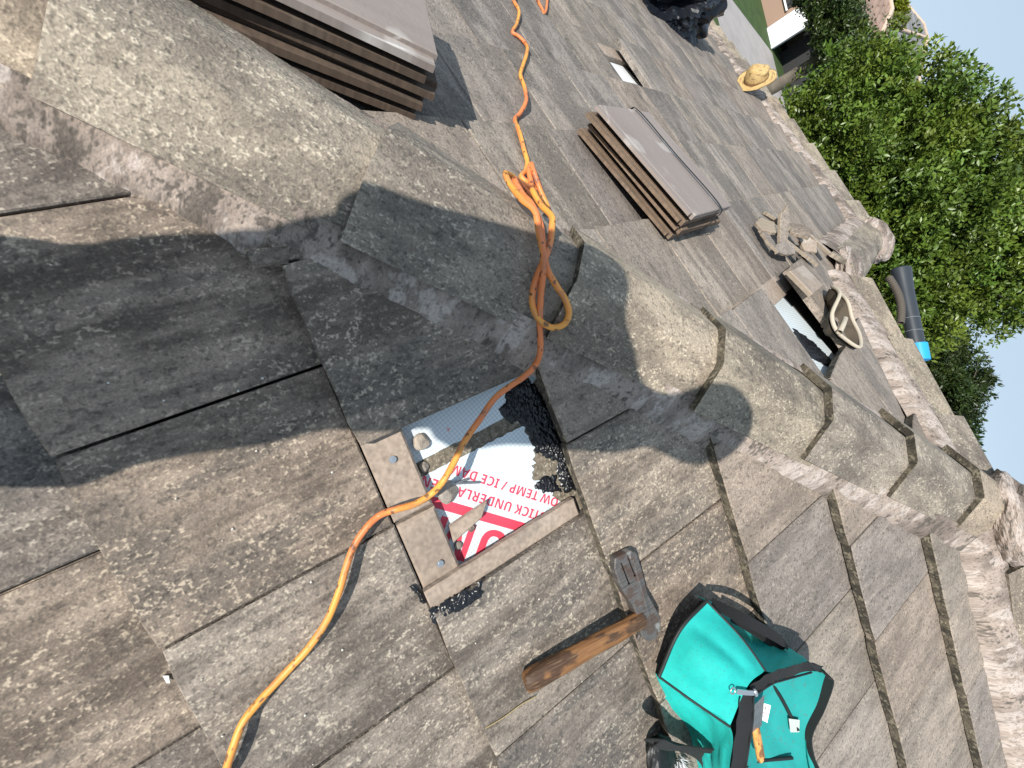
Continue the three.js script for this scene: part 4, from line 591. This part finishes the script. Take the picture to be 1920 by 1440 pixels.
{
  const P = [[-0.13, -0.055, 1], [0.13, -0.06, 1], [0.125, 0.05, 1], [-0.135, 0.055, 1]], m = mesh('tile_shard', slab(torn(P, 0.015, 0.003, 2100).map((p) => [p[0], p[1], 1]), { th: 0.016, bevel: 0.003, uv: [0.1, 0.6] }), [matClean, matBroken]);
  m.applyMatrix4(new THREE.Matrix4().copy(basisB).multiply(new THREE.Matrix4().makeTranslation(-2.25, 0.155, 0.042)).multiply(new THREE.Matrix4().makeRotationFromEuler(new THREE.Euler(0.05, -0.06, -0.03)))); tag(m, 'square clean slab bridging the gap beside the pouch', 'tile shard', 'broken tile pieces');
  // crumpled open pouch
  const o = thing('canvas_pouch', 'crumpled open brown pouch with pale rim above the second hole', 'pouch');
  const rim = [[2.19, 0.305, 0.035], [2.30, 0.262, 0.075], [2.38, 0.235, 0.055], [2.45, 0.27, 0.045], [2.40, 0.315, 0.055], [2.38, 0.375, 0.035], [2.33, 0.43, 0.03], [2.25, 0.455, 0.022], [2.20, 0.40, 0.018], [2.17, 0.35, 0.022]].map((p) => onB(...p));
  const rc = new THREE.CatmullRomCurve3(rim, true, 'centripetal'), ctr = onB(2.30, 0.355, 0.008), pos = [], uv = [], idx = [], nr = 60, nl = 14;
  for (let j = 0; j <= nl; j++) for (let i = 0; i <= nr; i++) { const t = j / nl, p = rc.getPoint((i % nr) / nr), q = p.clone().lerp(ctr, Math.pow(t, 1.1)); q.addScaledVector(NBv, -0.045 * Math.sin(Math.PI * t) * 0.5 + (fbm(i / nr, t, 14, 5, 3, 1801) - 0.5) * 0.06 * Math.sin(Math.PI * Math.min(1, t * 1.3))); const nn = q.clone().sub(onB(q.x, 0, 0)).dot(NBv) - (0); pos.push(q.x, q.y, q.z); uv.push(i / 10, t * 2); }
  for (let j = 0; j < nl; j++) for (let i = 0; i < nr; i++) { const q = j * (nr + 1) + i; idx.push(q, q + 1, q + nr + 1, q + 1, q + nr + 2, q + nr + 1); }
  const g = new THREE.BufferGeometry(); g.setAttribute('position', new THREE.Float32BufferAttribute(pos, 3)); g.setAttribute('uv', new THREE.Float32BufferAttribute(uv, 2)); g.setIndex(idx); g.computeVertexNormals();
  const brown = new THREE.MeshStandardMaterial({ color: new THREE.Color().setRGB(0.075, 0.058, 0.04), roughness: 0.9, side: THREE.DoubleSide }), pale = flat(0.46, 0.40, 0.32, 0.9);
  mesh('lining', g, brown, o); mesh('rim', new THREE.TubeGeometry(rc, 90, 0.0065, 8, true), pale, o);
  const fl = new THREE.CatmullRomCurve3([onB(2.15, 0.36, 0.03), onB(2.2, 0.35, 0.042), onB(2.26, 0.345, 0.044)]); mesh('flap', new THREE.TubeGeometry(fl, 20, 0.009, 8), pale, o);
  mesh('outer_shell', (() => { const a = g.clone(), p = a.attributes.position; for (let i = 0; i < p.count; i++) { const q = V3(p.getX(i), p.getY(i), p.getZ(i)); q.addScaledVector(NBv, -0.012); p.setXYZ(i, q.x, q.y, q.z); } return a; })(), brown, o);
}
{ // hat
  const o = thing('work_hat', 'tan brimmed work hat lying beside the far hip caps', 'hat');
  const L = (pts) => new THREE.LatheGeometry(pts.map((p) => new THREE.Vector2(...p)), 48), texHat = texture(256, (u, v) => { const a = fbm(u, v, 6, 6, 4, 1901), w = vnoise(u * 60, v * 60, 60, 60, 1902), d = fbm(u, v, 12, 12, 3, 1903); let c = mixc([0.38, 0.24, 0.09], [0.6, 0.43, 0.2], a); c = mixc(c, [0.1, 0.06, 0.03], sstep(0.62, 0.72, d) * 0.6); return [...c.map((x) => x * (0.8 + 0.4 * w)), w]; }), m = std(texHat, 0.002, 0.85, [1, 1, 1], { side: THREE.DoubleSide });
  const brim = L([[0.09, 0.012], [0.11, 0.003], [0.13, 0.0], [0.15, 0.004], [0.153, 0.007], [0.15, 0.0], [0.13, -0.004], [0.11, -0.001]]), crown = L([[0.001, 0.118], [0.03, 0.117], [0.055, 0.111], [0.074, 0.098], [0.085, 0.078], [0.09, 0.045], [0.092, 0.006]]);
  for (const g of [brim, crown]) { const p = g.attributes.position; for (let i = 0; i < p.count; i++) { const x = p.getX(i), y = p.getY(i), z = p.getZ(i), k = 1 + 0.1 * (fbm(x * 2 + 0.5, z * 2 + y * 2 + 0.5, 10, 10, 3, 1911) - 0.5) * 2; p.setXYZ(i, x * 1.1 * k, y * k + (y < 0.02 ? 0.8 * z * z : -0.012 * Math.sin(x * 30 + z * 22)), z * 0.95 * k); } g.computeVertexNormals(); }
  mesh('crown', crown, m, o); mesh('brim', brim, m, o); mesh('band', L([[0.0945, 0.028], [0.0965, 0.008]]).scale(1.1, 1, 0.95), flat(0.2, 0.11, 0.045, 0.8), o);
  o.position.copy(onB(5.2, -1.40, 0.075)); o.quaternion.setFromUnitVectors(V3(0, 1, 0), V3(-0.62, 0.5, -0.6).normalize());
}
{ // black refuse sack
  const g = new THREE.IcosahedronGeometry(1, 28), a = g.attributes.position;
  for (let i = 0; i < a.count; i++) { const q = V3(a.getX(i), a.getY(i), a.getZ(i)), u = Math.atan2(q.z, q.x) / (2 * Math.PI) + 0.5, w = q.y * 0.5 + 0.5; const cr = Math.abs(fbm(u, w, 8, 4, 3, 2201) - 0.5) + 0.6 * Math.abs(fbm(u + w * 0.3, w, 20, 5, 2, 2211) - 0.5); const k = 1 - 0.9 * cr + (q.y < -0.4 ? 0.12 : 0); a.setXYZ(i, q.x * k * 0.36, Math.max(-0.13, q.y * k * 0.3), q.z * k * 0.34); }
  g.computeVertexNormals(); const m = mesh('refuse_sack', g, new THREE.MeshStandardMaterial({ color: new THREE.Color().setRGB(0.009, 0.011, 0.016), roughness: 0.25 })); m.scale.setScalar(1.35); m.position.copy(onB(4.6, -2.22, 0.15)); m.quaternion.setFromUnitVectors(V3(0, 1, 0), NBv); tag(m, 'crumpled black plastic refuse sack on the far slope', 'sack');
}
{ // tube and ribbed hose behind the far hip
  const o = thing('black_tube', 'black tube with flared open mouth and blue end behind the far hip', 'tube');
  const a = V3(3.93, 0.738, 0.43), b = V3(3.72, 0.748, 0.82), c = V3(3.66, 0.79, 0.93), d = b.clone().sub(a).normalize(), q = new THREE.Quaternion().setFromUnitVectors(V3(0, 1, 0), d);
  const tube = mesh('tube', new THREE.LatheGeometry([[0.045, 0.0], [0.056, -0.002], [0.058, 0.006], [0.052, 0.06], [0.046, 0.16], [0.045, 0.49], [0.04, 0.49], [0.041, 0.15], [0.05, 0.02]].map((p) => new THREE.Vector2(...p)), 32).scale(1, 1, 0.82), flat(0.03, 0.036, 0.045, 0.4), o); tube.position.copy(a); tube.quaternion.copy(q);
  for (const t of [0.32, 0.4]) mesh('ring', new THREE.TorusGeometry(0.046, 0.0022, 6, 28).rotateX(Math.PI / 2).scale(1, 1, 0.84).translate(0, t, 0), flat(0.16, 0.17, 0.18, 0.5), tube);
  const blue = flat(0.02, 0.32, 0.62, 0.4); const e = mesh('blue_end', new THREE.CylinderGeometry(0.047, 0.049, 0.1, 24).translate(0, 0.53, 0), blue, tube);
  mesh('housing', new THREE.CylinderGeometry(0.09, 0.1, 0.42, 20), blue, o).position.set(3.68, 0.535, 1.0);
  const hp = []; for (let i = 0; i <= 60; i++) { const t = i / 60; hp.push(V3(mix(3.28, 3.1, t), 0.725 + 0.02 * Math.sin(t * 3) + t * 0.015, mix(0.36, 0.56, t))); }
  const hose = new THREE.TubeGeometry(new THREE.CatmullRomCurve3(hp), 180, 0.014, 10), p = hose.attributes.position, nm = hose.attributes.normal; for (let i = 0; i < p.count; i++) { const r = Math.floor(i / 11), k = (r % 8 < 4) ? 0.003 : -0.001; p.setXYZ(i, p.getX(i) + nm.getX(i) * k, p.getY(i) + nm.getY(i) * k, p.getZ(i) + nm.getZ(i) * k); } hose.computeVertexNormals();
  tag(mesh('ribbed_hose', hose, flat(0.09, 0.075, 0.06, 0.7)), 'short ribbed brown hose lying against the far hip cap', 'hose');
}
// ---------------------------------------------------------------- surroundings: ground, lawn, drive, neighbours, trees
const GY = -3.9;
const texLawn = texture(512, (u, v) => { const a = fbm(u, v, 8, 8, 5, 2301), g = vnoise(u * 200, v * 200, 200, 200, 2302); const c = mixc([0.025, 0.06, 0.012], [0.06, 0.11, 0.025], a); return [...c.map((x) => x * (0.7 + 0.6 * g)), g]; });
const texDrive = texture(512, (u, v) => { const a = fbm(u, v, 6, 6, 5, 2401), g = vnoise(u * 220, v * 220, 220, 220, 2402); const c = mixc([0.30, 0.28, 0.27], [0.42, 0.39, 0.375], a); return [...c.map((x) => x * (0.9 + 0.2 * g)), g]; });
function sheetY(name, P, y, mat, label) { const s = new THREE.Shape(P.map((p) => new THREE.Vector2(p[0], -p[1]))), g = new THREE.ShapeGeometry(s).rotateX(-Math.PI / 2).translate(0, y, 0); const u = g.attributes.uv, a = g.attributes.position; for (let i = 0; i < u.count; i++) u.setXY(i, a.getX(i) / 3, a.getZ(i) / 3); const m = mesh(name, g, mat); return tag(m, label, null, null, 'structure'); }
sheetY('ground', [[-220, -220], [300, -220], [300, 220], [-220, 220]], GY, std(texLawn, 0.01, 1, [0.9, 0.9, 0.8]), 'grassy ground around the houses');
sheetY('driveway', [[22, -10.5], [31, -8.6], [31, -3], [22, -3]], GY + 0.012, std(texDrive, 0.003, 0.9), 'pale concrete driveway');
sheetY('footpath', [[20, -12.5], [24.4, -11.3], [24.2, -9.6], [20, -10.6]], GY + 0.008, std(texDrive, 0.003, 0.9, [0.8, 0.8, 0.8]), 'grey footpath beside the lawn');
{ // neighbour with the open garage
  const o = thing('neighbour_garage', 'white neighbouring garage with dark open doorway behind the leaves', 'garage', [0, 0, 0]), white = flat(0.72, 0.74, 0.76, 0.8), dark = flat(0.012, 0.012, 0.014, 0.6), roofm = flat(0.2, 0.13, 0.1, 0.9);
  const bx = (n, x0, x1, y0, y1, z0, z1, m, p = o) => mesh(n, new THREE.BoxGeometry(x1 - x0, y1 - y0, z1 - z0).translate((x0 + x1) / 2, (y0 + y1) / 2, (z0 + z1) / 2), m, p);
  bx('wall', 31.2, 31.45, GY, GY + 3.1, -9.9, -8.85, white); bx('wall', 31.2, 31.45, GY + 2.5, GY + 3.1, -8.85, -4.6, white); bx('wall', 31.2, 31.45, GY, GY + 3.1, -4.6, -2.4, white); bx('wall', 38, 38.3, GY, GY + 3.1, -14, -2, white); bx('wall', 31.45, 38, GY, GY + 3.1, -2.2, -2, white); bx('wall', 31.45, 38, GY, GY + 3.1, -14.2, -14, white); bx('wall', 31.5, 31.75, GY, GY + 3.1, -14, -9.9, flat(0.30, 0.2, 0.15, 0.9));
  bx('garage_shade_panel', 33, 33.1, GY, GY + 2.5, -8.9, -4.5, dark); bx('door_frame', 31.1, 31.2, GY, GY + 2.5, -8.95, -8.83, white);  // near-black panel stands in for the shade inside the open garage
  for (let i = 0; i < 3; i++) { const w = bx('window', 31.42, 31.47, GY + 1.0, GY + 2.2, -13.2 + i * 1.1, -12.4 + i * 1.1, dark); bx('window_sill', 31.36, 31.5, GY + 0.92, GY + 1.0, -13.25 + i * 1.1, -12.35 + i * 1.1, white, w); }
  bx('roof', 30.7, 38.6, GY + 3.1, GY + 3.3, -14.6, -1.8, roofm);
  const car = thing('parked_car', 'white car parked at the left edge of the driveway', 'car'), cs = new THREE.Shape(); [[0, 0.3], [0.1, 0.8], [1.0, 1.0], [1.7, 1.5], [3.2, 1.5], [4.0, 1.0], [4.4, 0.9], [4.45, 0.3]].forEach((p, i) => i ? cs.lineTo(...p) : cs.moveTo(...p));
  const cg = new THREE.ExtrudeGeometry(cs, { depth: 1.6, bevelEnabled: true, bevelSize: 0.08, bevelThickness: 0.1, bevelSegments: 4 }); mesh('body', cg, flat(0.75, 0.76, 0.78, 0.25), car);
  for (const [x, z] of [[0.85, -0.1], [3.5, -0.1], [0.85, 1.7], [3.5, 1.7]]) { const t = mesh('wheel', new THREE.CylinderGeometry(0.33, 0.33, 0.2, 20).rotateX(Math.PI / 2).translate(x, 0.33, z), flat(0.02, 0.02, 0.02), car); mesh('rim', new THREE.CylinderGeometry(0.2, 0.2, 0.22, 16).rotateX(Math.PI / 2).translate(x, 0.33, z), flat(0.5, 0.5, 0.5, 0.4, 0.8), t); }
  for (const z of [-0.12, 1.72]) mesh('window', new THREE.ExtrudeGeometry(new THREE.Shape([[1.2, 1.02], [1.75, 1.42], [3.1, 1.42], [3.7, 1.02]].map((p) => new THREE.Vector2(...p))), { depth: 0.02, bevelEnabled: false }).translate(0, 0, z), flat(0.02, 0.025, 0.03, 0.15), car);
  car.position.set(30.2, GY, -12.6); car.rotation.y = 1.2;
}
function tiledHouse(name, label, pos, turn, w, d, wallH, pitch, tone, wallTone) {   // hipped far house with rolled tile rows
  const o = thing(name, label, 'house', pos); o.rotation.y = turn;
  mesh('wall', new THREE.BoxGeometry(w - 0.8, wallH, d - 0.8).translate(0, wallH / 2, 0), flat(...wallTone, 0.9), o);
  const mats = [flat(...tone, 0.9), flat(...tone.map((t) => t * 0.85), 0.9)], H = d / 2 * pitch, rows = 9, cols = 26;
  for (const s of [1, -1]) for (let j = 0; j < rows; j++) {
    const t0 = j / rows, t1 = (j + 1) / rows, inset = (t) => t * d / 2, pos = [], L0 = w - 2 * inset(t0), nc = Math.max(6, Math.round(cols * L0 / w)) * 4, y0 = wallH + H * t0 + 0.05, y1 = wallH + H * t1, z0 = s * d / 2 * (1 - t0), z1 = s * d / 2 * (1 - t1);
    const at = (i, k) => { const f = i / nc, t = k ? t1 : t0, x = (f - 0.5) * (w - 2 * inset(t)), bump = 0.06 * Math.abs(Math.sin(f * nc / 4 * Math.PI)); return [x, (k ? y1 : y0 + 0.03) + bump, k ? z1 : z0]; };
    for (let i = 0; i < nc; i++) { const a = at(i, 0), b = at(i + 1, 0), c = at(i + 1, 1), e = at(i, 1); pos.push(...a, ...b, ...c, ...a, ...c, ...e); const a2 = [a[0], a[1] - 0.09, a[2]], b2 = [b[0], b[1] - 0.09, b[2]]; pos.push(...a2, ...b2, ...b, ...a2, ...b, ...a); }
    const g = new THREE.BufferGeometry(); g.setAttribute('position', new THREE.Float32BufferAttribute(pos, 3)); g.computeVertexNormals(); mesh('tile_row', g, mats[j % 2], o);
  }
  for (const s of [1, -1]) { const g = new THREE.BufferGeometry(); g.setAttribute('position', new THREE.Float32BufferAttribute([s * w / 2, wallH, -d / 2, s * w / 2, wallH, d / 2, s * (w / 2 - d / 2), wallH + H, 0], 3)); g.computeVertexNormals(); mesh('roof_end', g, mats[0], o); for (const k of [1, -1]) { const c = new THREE.LineCurve3(V3(s * w / 2, wallH + 0.08, k * d / 2), V3(s * (w / 2 - d / 2), wallH + H + 0.08, 0)); mesh('hip_cap', new THREE.TubeGeometry(c, 10, 0.13, 6), flat(0.5, 0.38, 0.3, 0.9), o); } }
  mesh('ridge_cap', new THREE.TubeGeometry(new THREE.LineCurve3(V3(-(w - d) / 2, wallH + H + 0.08, 0), V3((w - d) / 2, wallH + H + 0.08, 0)), 8, 0.13, 6), flat(0.5, 0.38, 0.3, 0.9), o); return o;
}
tiledHouse('far_house', 'far house with brown rolled tile roof rising above the trees', [39.5, GY, -11.4], Math.PI / 2, 12, 8, 2.55, 0.5, [0.27, 0.19, 0.155], [0.6, 0.55, 0.48]);
tiledHouse('far_house', 'distant house with pale orange wall near the treetops', [62, GY, -11.5], 0.6, 12, 9, 4.2, 0.45, [0.2, 0.2, 0.21], [0.62, 0.36, 0.2]);

// trees: tapered trunk and limbs; crown of many small leaf sprigs gathered in clumps
function sprig(n, len, wid, seed) {
  const pos = [], idx = []; let k = 0; const r = (a) => hsh(a, seed, 31);
  for (let i = 0; i < n; i++) {
    const q = i / n * 6.283 * 1.6 + r(i) * 2, el = -0.3 + 1.3 * r(i + 40), d = V3(Math.cos(q) * Math.cos(el), Math.sin(el), Math.sin(q) * Math.cos(el)), s = V3(r(i + 60) - 0.5, r(i + 80) - 0.5, r(i + 90) - 0.5).cross(d).normalize(), u = d.clone().cross(s), o = d.clone().multiplyScalar(len * 0.35 * r(i + 20)).add(V3(0, (r(i + 7) - 0.5) * len, 0)), L = len * (0.75 + 0.5 * r(i + 33));
    const P = [o, o.clone().addScaledVector(d, L * 0.45).addScaledVector(s, wid / 2).addScaledVector(u, L * 0.06), o.clone().addScaledVector(d, L), o.clone().addScaledVector(d, L * 0.45).addScaledVector(s, -wid / 2).addScaledVector(u, L * 0.06)];
    for (const p of P) pos.push(p.x, p.y, p.z); idx.push(k, k + 1, k + 2, k, k + 2, k + 3); k += 4;
  }
  const g = new THREE.BufferGeometry(); g.setAttribute('position', new THREE.Float32BufferAttribute(pos, 3)); g.setIndex(idx); g.computeVertexNormals(); return g;
}
const sprigs = [sprig(9, 0.085, 0.036, 1), sprig(9, 0.095, 0.034, 2), sprig(8, 0.08, 0.04, 3)];
const matLeaf = new THREE.MeshPhysicalMaterial({ color: 0xffffff, roughness: 0.42, side: THREE.DoubleSide, transmission: 0.25, thickness: 0, ior: 1.4 });
matLeaf.roughness = 0.38;
const matBark = std(texture(256, (u, v) => { const a = fbm(u, v, 20, 5, 4, 2501); const c = mixc([0.06, 0.05, 0.04], [0.2, 0.17, 0.14], a); return [...c, a]; }), 0.01, 0.95);
function limb(P, r0, r1, n = 10) { const c = new THREE.CatmullRomCurve3(P), g = new THREE.TubeGeometry(c, n, 1, 8), a = g.attributes.position; for (let i = 0; i <= n; i++) { const q = c.getPoint(i / n), r = mix(r0, r1, i / n); for (let k = 0; k <= 8; k++) { const j = i * 9 + k; a.setXYZ(j, q.x + (a.getX(j) - q.x) * r, q.y + (a.getY(j) - q.y) * r, q.z + (a.getZ(j) - q.z) * r); } } g.computeVertexNormals(); return g; }
function tree(name, label, base, lobes, nClump, perClump, hue, group, size = 1, cl = 0.42) {
  const o = thing(name, label, 'tree', base, group), local = lobes.map(([x, y, z, a, b, c, den = 1]) => ({ p: V3(x - base[0], y - base[1], z - base[2]), r: V3(a, b, c), den }));
  const fork = V3(0, (Math.min(...local.map((l) => l.p.y - l.r.y)) + 0.6), 0), tr = [limb([V3(0, -0.1, 0), V3(0.08, fork.y * 0.5, 0.05), fork], 0.2 * size, 0.14 * size)];
  const tips = []; for (const l of local) { tr.push(limb([fork, fork.clone().lerp(l.p, 0.5).add(V3(rr(-0.2, 0.2), 0.1, rr(-0.2, 0.2))), l.p], 0.1 * size, 0.04 * size)); for (let i = 0; i < 7; i++) { const q = V3(rr(-1, 1), rr(-0.6, 1), rr(-1, 1)).normalize().multiply(l.r).multiplyScalar(rr(0.7, 1.02)).add(l.p); tips.push(q); tr.push(limb([l.p, l.p.clone().lerp(q, 0.55).add(V3(rr(-0.15, 0.15), rr(-0.1, 0.15), rr(-0.15, 0.15))), q], 0.03 * size, 0.008 * size, 6)); } }
  mesh('trunk', mergeGeometries(tr), matBark, o);
  const M = [], K = [], tot = local.reduce((s, l) => s + l.r.x * l.r.y * l.r.z, 0), m4 = new THREE.Matrix4(), q4 = new THREE.Quaternion(), sc = V3(1, 1, 1);
  for (const l of local) {
    const n = Math.round(l.den * nClump * l.r.x * l.r.y * l.r.z / tot);
    for (let i = 0; i < n; i++) {
      const dir = V3(rr(-1, 1), rr(-1, 1), rr(-1, 1)).normalize(), rad = Math.pow(rnd(), 0.42), c = dir.clone().multiply(l.r).multiplyScalar(rad * rr(0.9, 1.08)).add(l.p), cr = cl * rr(0.55, 1.25), tone = rr(0.72, 1.3), yel = rnd();
      for (let k = 0; k < perClump; k++) {
        const e = V3(rr(-1, 1), rr(-1, 1), rr(-1, 1)); if (e.length() > 1) { k--; continue; }
        const p = c.clone().add(e.multiplyScalar(cr).multiply(V3(1, 0.75, 1))); q4.setFromEuler(new THREE.Euler(rr(-0.9, 0.9), rr(0, 6.28), rr(-0.9, 0.9))); const s = rr(0.75, 1.3) * size; sc.set(s, s, s); M.push(m4.compose(p, q4, sc).clone()); const t = tone * rr(0.75, 1.25); K.push([hue[0] * t * (1 + 0.5 * yel), hue[1] * t * (1 + 0.12 * yel), hue[2] * t]);
      }
    }
  }
  const im = new THREE.InstancedMesh(sprigs[Math.floor(rnd() * 3)], matLeaf, M.length), col = new THREE.Color(); M.forEach((m, i) => { im.setMatrixAt(i, m); im.setColorAt(i, col.setRGB(...K[i])); }); im.name = 'crown'; im.castShadow = im.receiveShadow = true; im.userData.kind = 'stuff'; o.add(im); return o;
}
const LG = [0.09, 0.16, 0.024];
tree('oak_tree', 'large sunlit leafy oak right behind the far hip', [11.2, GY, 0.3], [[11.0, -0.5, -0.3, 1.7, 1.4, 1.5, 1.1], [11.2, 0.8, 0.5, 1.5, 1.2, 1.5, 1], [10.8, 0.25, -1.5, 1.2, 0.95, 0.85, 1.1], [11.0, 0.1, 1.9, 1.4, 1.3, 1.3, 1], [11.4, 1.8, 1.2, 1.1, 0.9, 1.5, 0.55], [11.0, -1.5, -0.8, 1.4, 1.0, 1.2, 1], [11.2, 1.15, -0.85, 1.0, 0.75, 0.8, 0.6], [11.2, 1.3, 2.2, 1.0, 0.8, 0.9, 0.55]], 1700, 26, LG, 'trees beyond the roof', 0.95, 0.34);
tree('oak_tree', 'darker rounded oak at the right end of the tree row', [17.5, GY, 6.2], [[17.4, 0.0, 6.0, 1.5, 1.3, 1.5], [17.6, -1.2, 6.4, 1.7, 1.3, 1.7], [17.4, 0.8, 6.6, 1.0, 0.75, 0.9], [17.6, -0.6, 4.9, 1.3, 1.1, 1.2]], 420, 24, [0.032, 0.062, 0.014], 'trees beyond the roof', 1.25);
tree('oak_tree', 'dark green oak covering the neighbouring garage', [21, GY, -4.8], [[21, -0.5, -5.6, 1.3, 0.65, 1.1], [20.6, -0.35, -4.3, 1.3, 0.7, 1.1], [21.4, -0.6, -7.2, 1.3, 0.75, 1.2], [21.2, -0.3, -3.2, 1.2, 0.9, 1.0]], 420, 24, [0.036, 0.07, 0.016], 'trees beyond the roof', 1.3);
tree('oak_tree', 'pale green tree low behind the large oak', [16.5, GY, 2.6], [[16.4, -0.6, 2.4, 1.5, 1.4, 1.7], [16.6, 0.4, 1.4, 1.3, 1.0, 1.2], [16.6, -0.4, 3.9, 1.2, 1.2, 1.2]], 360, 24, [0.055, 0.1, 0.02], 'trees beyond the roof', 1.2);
tree('garden_shrub', 'bright yellow green shrub above the far tiled roof', [46, GY, -11.6], [[46, 0.3, -11.4, 1.6, 1.3, 1.7], [46, -1.2, -11.6, 1.6, 1.4, 1.6]], 160, 24, [0.14, 0.2, 0.01], null, 2.4, 0.6);
// a dark hedge row far behind, one mass of foliage
{
  const n = 5200, im = new THREE.InstancedMesh(sprigs[1], matLeaf, n), m4 = new THREE.Matrix4(), q = new THREE.Quaternion(), col = new THREE.Color();
  for (let i = 0; i < n; i++) { const t = rnd(), x = 44 + rr(-2, 2), z = mix(-34, 34, t), h = 3.2 + 1.6 * fbm(t, 0.2, 18, 3, 3, 2701), y = GY + h * Math.sqrt(rnd()); q.setFromEuler(new THREE.Euler(rr(-1, 1), rr(0, 6), rr(-1, 1))); const s = rr(4, 7.5); im.setMatrixAt(i, m4.compose(V3(x, y, z), q, V3(s, s, s))); const k = rr(0.6, 1.3); im.setColorAt(i, col.setRGB(0.03 * k, 0.058 * k, 0.016 * k)); }
  im.name = 'distant_woodland'; im.castShadow = im.receiveShadow = true; scene.add(im); tag(im, 'dark band of distant foliage along the horizon', 'woodland', null, 'stuff');
}
// ---------------------------------------------------------------- the photographer, crouching behind the camera, whose shadow falls across the hip
{
  const e1 = V3(-0.31142, 0, 0.95027), e2 = V3(0.50722, 0.84563, 0.16623), P = (a, b, c) => camera.position.clone().addScaledVector(e1, a).addScaledVector(e2, b).addScaledVector(sunDir, c);
  const J = [[P(0.085, 0.155, 0.42), 0.085, P(0.075, 0.175, 0.42), 0.09], [P(0.03, 0.0, 0.48), 0.06, P(0.07, 0.1, 0.44), 0.06], [P(-0.08, -0.1, 0.5), 0.13, P(-0.16, -0.38, 0.52), 0.16], [P(-0.17, -0.35, 0.5), 0.15, P(-0.16, -0.6, 0.45), 0.14],
    [P(-0.22, -0.04, 0.48), 0.075, P(-0.3, -0.33, 0.36), 0.05], [P(-0.3, -0.33, 0.36), 0.05, P(-0.06, -0.06, 0.16), 0.035], [P(0.03, -0.04, 0.48), 0.07, P(0.0, -0.3, 0.36), 0.045], [P(0.0, -0.3, 0.36), 0.045, P(0.03, -0.05, 0.15), 0.035],
    [P(-0.22, -0.55, 0.45), 0.085, P(-0.22, -0.72, 0.2), 0.065], [P(-0.22, -0.72, 0.2), 0.065, P(-0.2, -1.12, 0.14), 0.045], [P(-0.09, -0.55, 0.45), 0.085, P(-0.05, -0.72, 0.22), 0.065], [P(-0.05, -0.72, 0.22), 0.065, P(-0.06, -1.12, 0.16), 0.045], [P(-0.2, -1.12, 0.14), 0.045, P(-0.2, -1.14, 0.0), 0.04], [P(-0.06, -1.12, 0.16), 0.045, P(-0.06, -1.15, 0.02), 0.04]];
  const c = P(-0.1, -0.45, 0.35), R = 0.95, N = 84, mc = new MarchingCubes(N, matBlack, false, false, 120000); mc.isolation = 0;
  const seg = (p, a, ra, b, rb) => { const ab = b.clone().sub(a), t = Math.max(0, Math.min(1, p.clone().sub(a).dot(ab) / ab.lengthSq())); return p.distanceTo(a.clone().addScaledVector(ab, t)) - mix(ra, rb, t); };
  const p = V3(0, 0, 0), k = 0.05;
  for (let z = 0; z < N; z++) for (let y = 0; y < N; y++) for (let x = 0; x < N; x++) { p.set((x / N * 2 - 1) * R, (y / N * 2 - 1) * R, (z / N * 2 - 1) * R).add(c); let d = 9; for (const [a, ra, b, rb] of J) { const e = seg(p, a, ra, b, rb), h = Math.max(0, k - Math.abs(d - e)) / k; d = Math.min(d, e) - h * h * k / 4; } mc.field[x + y * N + z * N * N] = -d; }
  mc.update(); const g = new THREE.BufferGeometry(), n = mc.count * 3, pa = new Float32Array(n); for (let i = 0; i < n; i += 3) { pa[i] = mc.positionArray[i] * R + c.x; pa[i + 1] = mc.positionArray[i + 1] * R + c.y; pa[i + 2] = mc.positionArray[i + 2] * R + c.z; }
  g.setAttribute('position', new THREE.BufferAttribute(pa, 3)); const gm = mergeVertices(g, 1e-4); gm.computeVertexNormals();
  tag(mesh('person', gm, flat(0.12, 0.13, 0.16, 0.9)), 'person in dark clothes crouching over the roof, casting the long shadow', 'person');
}
renderer.render(scene, camera);
